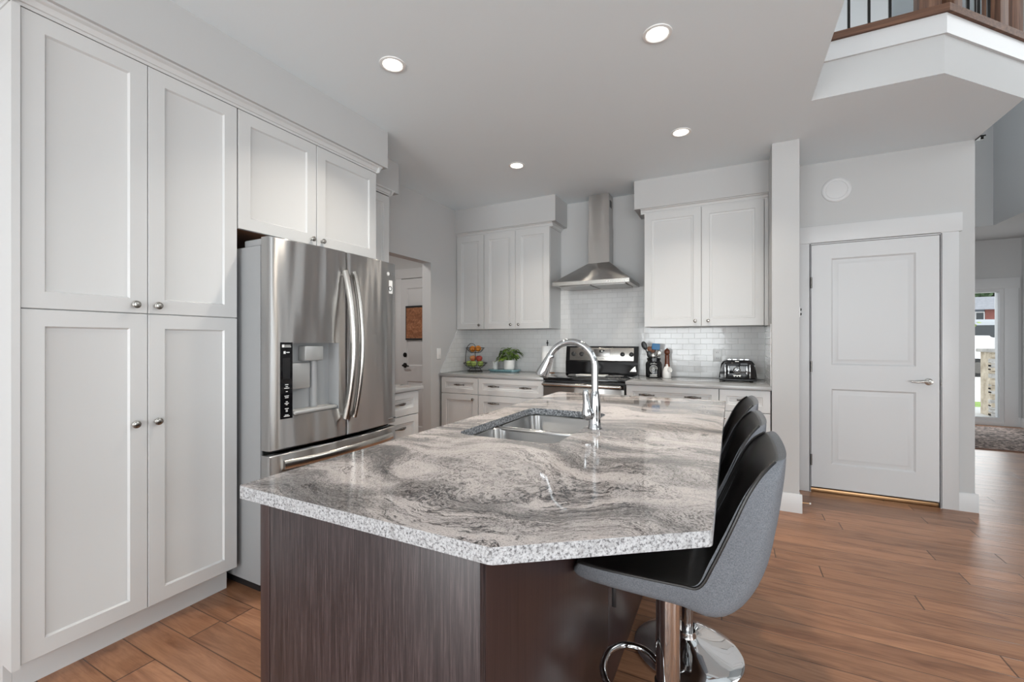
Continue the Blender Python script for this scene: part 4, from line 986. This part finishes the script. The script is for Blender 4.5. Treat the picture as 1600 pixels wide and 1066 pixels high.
bm = bmesh.new(); tube(bm, smooth_path([(fc[0] - .130, fc[1], Z + .09), (fc[0] - .125, fc[1], Z + .20), (fc[0] - .105, fc[1], Z + .275), (fc[0] - .06, fc[1], Z + .312), (fc[0] - .01, fc[1], Z + .300), (fc[0], fc[1], Z + .265), (fc[0], fc[1], Z + .21), (fc[0], fc[1], Z + .04)], 6), .0032, 8); t.part('stand', bm, 'wire')
def fruit(name, label, cat, x, y, z, r, mat, grp=None, squash=.93):
    tt = Thing(name, label, cat, (x, y, z - r * squash), grp); bm = bmesh.new()
    if name == 'orange': ball(bm, (x, y, z), r, (1, 1, .95), 20)
    else: lathe(bm, [(0, -.78 * r), (.25 * r, -.86 * r), (.55 * r, -.78 * r), (.86 * r, -.42 * r), (1.0 * r, .08 * r), (.93 * r, .48 * r), (.66 * r, .80 * r), (.32 * r, .86 * r), (.10 * r, .74 * r), (0, .68 * r)], (x, y, z), (0, 0, 1), 20)
    tt.part('flesh', bm, mat); bm = bmesh.new(); cyl(bm, (x, y, z + .64 * r if name != 'orange' else z + .94 * r), (x + .004, y, z + (1.05 * r if name != 'orange' else .98 * r)), .0022, .0018, 6); tt.part('stem', bm, 'brown')
zl_ = Z + .095
fruit('apple', 'green apple at the left of the lower wire bowl', 'apple', fc[0] - .066, fc[1] - .02, zl_ - .010, .037, 'greenapple')
fruit('apple', 'green apple in the middle front of the lower wire bowl', 'apple', fc[0] + .004, fc[1] - .045, zl_ - .012, .038, 'greenapple')
fruit('apple', 'green apple at the right of the lower wire bowl', 'apple', fc[0] + .072, fc[1] - .008, zl_ - .010, .036, 'greenapple')
fruit('apple', 'orange blushed apple on top of the green apples, left', 'apple', fc[0] - .036, fc[1] + .01, zl_ + .048, .038, 'peach')
fruit('apple', 'dark red apple on top of the green apples, right', 'apple', fc[0] + .048, fc[1] + .006, zl_ + .048, .038, 'redapple')
fruit('orange', 'orange at the left of the upper wire bowl', 'orange', fc[0] - .030, fc[1] - .01, Z + .252, .036, 'orange')
fruit('orange', 'orange at the right of the upper wire bowl', 'orange', fc[0] + .043, fc[1] - .008, Z + .256, .036, 'orange')
# tray, candle jar, plant
tc = (-2.27, 4.30)
bm = bmesh.new(); prism(bm, rrect(tc[0] - .165, tc[0] + .165, tc[1] - .075, tc[1] + .075, .05), Z, Z + .012); prism(bm, rrect(tc[0] - .18, tc[0] + .18, tc[1] - .09, tc[1] + .09, .06), Z + .0121, Z + .026)
solo('tray', bm, 'blueglaze', 'long blue glazed tray carrying the plant pot on the countertop', 'tray', (*tc, Z))
t = Thing('candle_jar', 'small white candle in a clear jar on the blue tray', 'candle', (tc[0] - .118, tc[1], Z + .0265))
bm = bmesh.new(); lathe(bm, [(.026, 0), (.0265, .055), (0, .056)], (tc[0] - .118, tc[1], Z + .0285), (0, 0, 1), 24); t.part('wax', bm, 'ceramic')
bm = bmesh.new(); lathe(bm, [(.029, 0), (.030, .085), (.0285, .085), (.0275, .002), (0, .0015)], (tc[0] - .118, tc[1], Z + .0265), (0, 0, 1), 28); t.part('jar', bm, 'jar')
pc = (tc[0] + .055, tc[1] + .005, Z + .0265)
t = Thing('potted_plant', 'leafy green plant in a white pot on the blue tray', 'plant', pc)
bm = bmesh.new(); lathe(bm, [(.0, 0), (.055, 0), (.060, .006), (.066, .10), (.066, .104), (.060, .104), (.058, .09), (0, .09)], pc, (0, 0, 1), 36); t.part('pot', bm, 'ceramic')
bm = bmesh.new(); lathe(bm, [(.057, .0905), (0, .096)], pc, (0, 0, 1), 20); t.part('soil', bm, 'soil')
q = random.Random(11); bms = bmesh.new(); bml = bmesh.new()
def leaf(bm, p, d, L, Wd):
    d = d.normalized(); s = d.cross(Vector((0, 0, 1))).normalized(); up = s.cross(d)
    prev = None
    for i in range(6):
        f = i / 5; c = p + d * L * f - Vector((0, 0, 1)) * L * .45 * f * f; w = Wd * math.sin(PI * min(1, f * .92 + .06)) ** .8
        row = [bm.verts.new(c - s * w + up * w * .3), bm.verts.new(c), bm.verts.new(c + s * w + up * w * .3)]
        if prev:
            for k in (0, 1): bm.faces.new((prev[k], prev[k + 1], row[k + 1], row[k]))
        prev = row
for i in range(46):
    a = 2 * PI * i / 46 * 3 + q.uniform(-.2, .2); rr = q.uniform(.02, .105); h = q.uniform(.05, .155) - rr * .35
    base = Vector((pc[0] + .02 * math.cos(a), pc[1] + .02 * math.sin(a), pc[2] + .09)); tip = Vector((pc[0] + rr * math.cos(a), pc[1] + rr * math.sin(a) * .8, pc[2] + .10 + h))
    tube(bms, smooth_path([base, (base + tip) / 2 + Vector((0, 0, .02)), tip], 3), .0016, 5)
    leaf(bml, tip, Vector((math.cos(a), math.sin(a), q.uniform(-.3, .35))), q.uniform(.055, .085), q.uniform(.020, .030))
t.part('stems', bms, 'leaf'); t.part('leaves', bml, 'leaf', ang=60)
# paper towel holder behind the faucet
pt = (-1.76, 4.32)
t = Thing('paper_towel_holder', 'white paper towel roll on a black upright holder left of the stove', 'paper towel', (*pt, Z))
bm = bmesh.new(); lathe(bm, [(.075, 0), (.075, .008), (.06, .012), (0, .012)], (*pt, Z), (0, 0, 1), 32); t.part('base', bm, 'black')
bm = bmesh.new(); cyl(bm, (*pt, Z + .012), (*pt, Z + .315), .006, seg=12); lathe(bm, [(.006, .312), (.011, .318), (.012, .326), (.006, .332), (.004, .340), (.007, .347), (0, .353)], (*pt, Z), (0, 0, 1), 16); t.part('rod', bm, 'black')
bm = bmesh.new(); lathe(bm, [(.020, .0135), (.062, .0135), (.063, .016), (.063, .287), (.061, .290), (.020, .290), (.020, .0135)], (*pt, Z), (0, 0, 1), 40); t.part('roll', bm, 'paper')
# wooden item left of the stove
t = Thing('wooden_brush', 'small brown wooden brush lying left of the stove', 'brush', (-1.645, 4.12, Z)); t.part('handle', RB(-1.70, -1.600, 4.11, 4.14, Z + .012, Z + .024, r=.006), 'brown'); t.part('bristles', RB(-1.695, -1.64, 4.113, 4.137, Z, Z + .0118, r=.002), 'paper')
# utensil crock
cc = (-.655, 4.255)
t = Thing('utensil_crock', 'black glazed jar with white emblem holding utensils beside the stove', 'jar', (*cc, Z))
bm = bmesh.new(); lathe(bm, [(0, 0), (.066, 0), (.072, .006), (.073, .125), (.066, .145), (.058, .152), (.058, .165), (.062, .168), (.062, .182), (.056, .182), (.054, .15), (.064, .13), (.064, .01), (0, .01)], (*cc, Z), (0, 0, 1), 40); jar = t.part('body', bm, 'blackgloss')
bm = bmesh.new(); fd = Vector((.12, -1, 0)).normalized(); sd = Vector((1, .12, 0)).normalized()
def cpt(u, v): a = math.atan2(fd.y, fd.x) + u / .0735; return (cc[0] + .0742 * math.cos(a), cc[1] + .0742 * math.sin(a), Z + v)
for r, w in ((.034, .0022), (.022, .002)): tube(bm, [cpt(r * math.cos(a * PI / 16), .082 + r * math.sin(a * PI / 16)) for a in range(26)], w, 6)
tube(bm, [cpt(.010 * math.cos(a * PI / 8), .082 + .010 * math.sin(a * PI / 8)) for a in range(16)], .003, 6, closed=True)
for v, L in ((.014, .034), (.022, .028), (.030, .032)): tube(bm, [cpt(u * L / 4, v) for u in range(-4, 5)], .0024, 6)
tube(bm, [cpt(u * .007, .128 + .0004 * (16 - u * u)) for u in range(-4, 5)], .0024, 6); t.part('emblem', bm, 'emblem', jar)
def spoonlike(name, label, cat, base, tip, mat, head, hmat):
    b = Vector((cc[0] + base[0], cc[1] + base[1], Z + .014)); tp = Vector((cc[0] + tip[0], cc[1] + tip[1], Z + tip[2])); d = (tp - b).normalized()
    tt = Thing(name, label, cat, tuple(b)); bm = bmesh.new(); tube(bm, [b, tp], [.0045, .0055], 10); tt.part('handle', bm, mat)
    bm = bmesh.new(); L, Wd, th = head; q = bmesh.new(); ball(q, (0, 0, 0), 1, (1, 1, 1), 18)
    if cat == 'whisk':
        q.free()
        for k in range(4):
            a = PI * k / 4; u, w = frame_at(d); s = u * math.cos(a) + w * math.sin(a)
            tube(bm, smooth_path([tp, tp + d * L * .5 + s * Wd * .9, tp + d * L * .85 + s * Wd * .7, tp + d * L, tp + d * L * .85 - s * Wd * .7, tp + d * L * .5 - s * Wd * .9, tp], 5), .0012, 5)
    else:
        yv = Vector((d.y, -d.x, 0)).normalized() if abs(d.z) < .99 else Vector((1, 0, 0)); fv = Vector((0, -1, 0)); xv = d.cross(fv).normalized(); fv = xv.cross(d)
        m = Matrix(((xv.x * Wd, fv.x * th, d.x * L / 2, tp.x + d.x * L * .46), (xv.y * Wd, fv.y * th, d.y * L / 2, tp.y + d.y * L * .46), (xv.z * Wd, fv.z * th, d.z * L / 2, tp.z + d.z * L * .46), (0, 0, 0, 1)))
        if cat == 'spatula':
            q.free(); q = bmesh.new(); rbox(q, -1, 1, -1, 1, -1, 1, .25, 3)
        merge(bm, q, m)
    tt.part('head', bm, hmat); return tt
spoonlike('serving_spoon', 'black serving spoon leaning left out of the utensil jar', 'spoon', (.020, .0, 0), (-.072, -.005, .262), 'black', (.085, .026, .008), 'black')
spoonlike('wooden_spoon', 'brown wooden spoon in the utensil jar', 'spoon', (.016, .018, 0), (-.034, .012, .235), 'spoonwood', (.06, .021, .007), 'spoonwood')
spoonlike('wooden_spatula', 'brown wooden spatula behind the wooden spoon in the jar', 'spatula', (.0, .03, 0), (-.012, .03, .235), 'spoonwood', (.06, .020, .004), 'spoonwood')
spoonlike('silicone_spatula', 'blue silicone spatula standing tallest in the utensil jar', 'spatula', (-.012, .006, 0), (.014, .015, .262), 'black', (.058, .036, .006), 'bluespat')
spoonlike('slotted_spoon', 'dark slotted spoon in front of the wooden spoons', 'spoon', (.012, -.022, 0), (-.028, -.03, .185), 'black', (.07, .024, .007), 'black')
spoonlike('steel_ladle', 'steel ladle head leaning out of the utensil jar front', 'ladle', (-.012, -.018, 0), (-.004, -.034, .175), 'nickel', (.06, .024, .014), 'nickel')
spoonlike('balloon_whisk', 'steel wire whisk at the right of the utensil jar', 'whisk', (-.016, -.008, 0), (.022, -.012, .175), 'nickel', (.085, .022, 0), 'nickel')
spoonlike('steel_spoon', 'steel cooking spoon behind the whisk in the jar', 'spoon', (-.02, .014, 0), (.034, .010, .195), 'nickel', (.065, .021, .006), 'nickel')
# pepper mill, salt pot
mc = (-.545, 4.33)
t = Thing('pepper_mill', 'tall brown turned wood pepper mill beside the utensil jar', 'pepper mill', (*mc, Z))
bm = bmesh.new(); lathe(bm, [(0, 0), (.033, 0), (.034, .006), (.034, .03), (.030, .06), (.0255, .10), (.022, .14), (.0205, .19), (.022, .205), (.021, .21), (0, .21)], (*mc, Z), (0, 0, 1), 32); t.part('body', bm, 'millwood')
bm = bmesh.new(); lathe(bm, [(.014, .2105), (.018, .213), (.024, .225), (.0265, .24), (.0235, .255), (.013, .266), (.007, .268), (.007, .274), (0, .276)], (*mc, Z), (0, 0, 1), 28); t.part('head', bm, 'millwood')
pcx = (-.535, 4.235)
t = Thing('salt_pot', 'white ceramic salt pot with open mouth before the pepper mill', 'pot', (*pcx, Z))
bm = bmesh.new(); lathe(bm, [(0, 0), (.036, 0), (.039, .006), (.039, .06), (.033, .085), (.018, .105), (.010, .110), (.012, .120), (.008, .128), (0, .130)], (*pcx, Z), (0, 0, 1), 32); t.part('body', bm, 'ceramic')
md = Vector((.75, -.55, .30)).normalized(); mp_ = Vector((pcx[0], pcx[1], Z + .068)); bm = bmesh.new(); lathe(bm, [(.022, .016), (.024, .034), (.0265, .040), (.022, .040), (.019, .026), (0, .022)], mp_, md, 24); t.part('mouth', bm, 'ceramic'); bm = bmesh.new(); lathe(bm, [(.0195, .0305), (0, .031)], mp_, md, 20); t.part('mouth_inside', bm, 'steel_dark')
# toaster
tx0, tx1, ty0, ty1 = -.090, .180, 4.10, 4.28
t = Thing('toaster', 'black retro toaster with chrome dial on the right countertop', 'toaster', ((tx0 + tx1) / 2, 4.19, Z))
bm = bmesh.new(); prf = [(tx0 - .004, Z + .022), (tx0 - .008, Z + .03), (tx0, Z + .09), (tx0 + .010, Z + .150), (tx0 + .030, Z + .176), (tx0 + .06, Z + .182), (tx1 - .06, Z + .182), (tx1 - .030, Z + .176), (tx1 - .010, Z + .150), (tx1, Z + .09), (tx1 + .008, Z + .03), (tx1 + .004, Z + .022)]
prism(bm, prf, ty0, ty1, 'y'); bmesh.ops.bevel(bm, geom=[e_ for e_ in bm.edges if abs(e_.verts[0].co.y - e_.verts[1].co.y) < 1e-6], offset=.012, segments=3, affect='EDGES'); bd = t.part('body', bm, 'blackgloss')
bm = bmesh.new(); rbox(bm, tx0 - .006, tx1 + .006, ty0 + .006, ty1 - .006, Z + .008, Z + .022, .004)
t.part('base', bm, 'black')
for x in (tx0 + .03, tx1 - .03):
    for y in (ty0 + .03, ty1 - .03):
        bm = bmesh.new(); cyl(bm, (x, y, Z), (x, y, Z + .0085), .012, seg=12); t.part('foot', bm, 'rubber')
fr = t.part('front_panel', RB(tx0 + .042, tx1 - .046, ty0 - .006, ty0 + .002, Z + .030, Z + .160, r=.004), 'blackgloss')
for a in ((tx0 + .036, tx0 + .046), (tx1 - .050, tx1 - .040)): t.part('chrome_trim', RB(*a, ty0 - .012, ty0 - .004, Z + .032, Z + .148, r=.004), 'chrome')
for a in (tx0 + .060, tx1 - .075): t.part('lever', RB(a, a + .012, ty0 - .018, ty0 - .005, Z + .06, Z + .135, r=.004), 'chrome')
cx = (tx0 + tx1) / 2 - .006
bm = bmesh.new(); lathe(bm, [(.030, .005), (.030, .010), (.024, .013), (.022, .010), (.016, .010), (.015, .028), (.010, .031), (0, .032)], (cx, ty0, Z + .098), (0, -1, 0), 32); t.part('dial', bm, 'chrome')
bm = bmesh.new(); rbox(bm, cx - .030, cx + .032, ty0 - .010, ty0 - .005, Z + .050, Z + .058, .002)
for i in range(3): rbox(bm, cx - .024 + i * .02, cx - .014 + i * .02, ty0 - .010, ty0 - .005, Z + .043, Z + .050, .001)
rbox(bm, cx - .016, cx + .016, ty0 - .003, ty0 + .004, Z + .166, Z + .174, .002); t.part('button', bm, 'nickel')
for y in (ty0 + .045, ty1 - .060):
    bm = bmesh.new(); 
    for k in range(2):
        xa = tx0 + .045 + k * .095; rbox(bm, xa, xa + .085, y, y + .004, Z + .180, Z + .188, .001); rbox(bm, xa, xa + .085, y + .024, y + .028, Z + .180, Z + .188, .001)
    t.part('slot_rail', bm, 'chrome')
# small fittings
def plate(name, label, cat, mat4, w, h, extra):
    t = Thing(name, label, cat, tuple(mat4.translation)); bm = bmesh.new(); q = bmesh.new(); rbox(q, -w / 2, w / 2, -.006, 0, -h / 2, h / 2, .003); merge(bm, q, mat4); t.part('cover_plate', bm, 'white')
    for nm, (a, b, c, d, dep), mt in extra:
        bm = bmesh.new(); q = bmesh.new(); rbox(q, a, b, -dep, -.005, c, d, .001); merge(bm, q, mat4); t.part(nm, bm, mt)
plate('power_outlet', 'white outlet plate on the tile backsplash left of the toaster', 'outlet', on_back(-.118, YB - .008, 1.118), .072, .116, [('socket', (-.017, .017, .008, .040, .008), 'white'), ('socket', (-.017, .017, -.040, -.008, .008), 'white'), ('slots', (-.008, -.005, .02, .03, .0085), 'ink'), ('slots', (.005, .008, .02, .03, .0085), 'ink'), ('slots', (-.008, -.005, -.03, -.02, .0085), 'ink'), ('slots', (.005, .008, -.03, -.02, .0085), 'ink')])
plate('light_switch', 'white rocker light switch on the wall beside the mudroom doorway', 'switch', on_left(XL, 3.775, 1.115), .072, .116, [('rocker', (-.017, .017, -.034, .034, .009), 'white')])
t = Thing('door_catch', 'small black and white catch on the wing wall edge by the closet door', 'catch', (.44, 3.79, 1.46)); t.part('plate', RB(.44, .446, 3.772, 3.808, 1.425, 1.50, r=.002), 'white')
for z in (1.447, 1.48):
    bm = bmesh.new(); lathe(bm, [(.010, 0), (.010, .006), (.006, .010), (0, .010)], (.446, 3.79, z), (1, 0, 0), 16); t.part('knob', bm, 'black')
t = Thing('round_speaker', 'round white speaker grille high on the wall above the closet door', 'speaker', (.762, YP, 2.484))
bm = bmesh.new(); lathe(bm, [(.100, 0), (.100, .004), (.094, .009), (.080, .011), (.072, .008), (.072, 0)], (.762, YP, 2.484), (0, -1, 0), 48); t.part('rim', bm, 'trim'); bm = bmesh.new(); lathe(bm, [(.0715, .001), (.0715, .007), (.05, .009), (0, .010)], (.762, YP, 2.484), (0, -1, 0), 40); t.part('grille', bm, 'trim')
t = Thing('door_stop', 'thin spring door stop on the wing wall baseboard', 'door stop', (.456, 3.80, .065)); bm = bmesh.new(); cyl(bm, (.457, 3.80, .065), (.505, 3.80, .066), .004, seg=10); t.part('spring', bm, 'brass'); bm = bmesh.new(); cyl(bm, (.505, 3.80, .066), (.514, 3.80, .066), .0065, seg=12); t.part('tip', bm, 'ceramic')
t = Thing('ceiling_bracket', 'small black bracket under the loft corner', 'bracket', (XE + .02, 4.33, ZC)); bm = bmesh.new(); box(bm, XE + .001, XE + .03, 4.28, 4.355, ZC - .012, ZC - .001); t.part('plate', bm, 'doorblack'); bm = bmesh.new(); cyl(bm, (XE + .022, 4.31, ZC - .012), (XE + .022, 4.31, ZC - .024), .008, seg=10); t.part('bolt', bm, 'doorblack')
# ------------------------------------------------------------------ recessed ceiling lights
LB = ['round recessed ceiling light above the fridge, front left of four', 'round recessed ceiling light front right of the four, nearest the loft edge', 'round recessed ceiling light back right of four, before the wing wall', 'round recessed ceiling light back left of four, before the range hood']
for (x, y), lb in zip(((-1.609, 1.774), (-.318, 2.169), (-.319, 3.267), (-1.607, 3.265)), LB):
    t = Thing('recessed_light', lb, 'ceiling light', (x, y, ZC - .001), 'recessed kitchen lights')
    bm = bmesh.new(); lathe(bm, [(.050, 0), (.068, 0), (.067, .004), (.055, .006), (.050, .003), (.050, 0)], (x, y, ZC - .0005), (0, 0, -1), 40); t.part('trim_ring', bm, 'white')
    bm = bmesh.new(); lathe(bm, [(.0495, 0), (.0495, .0015), (0, .0018)], (x, y, ZC - .0005), (0, 0, -1), 32); t.part('diffuser', bm, 'glow')
    l = bpy.data.lights.new('lamp', 'AREA'); l.shape = 'DISK'; l.size = .09; l.energy = 10; l.spread = math.radians(115); l.color = (1, .91, .79)
    o = bpy.data.objects.new('lamp', l); COL.objects.link(o); o.parent = t.o; o.location = (0, 0, -.012)
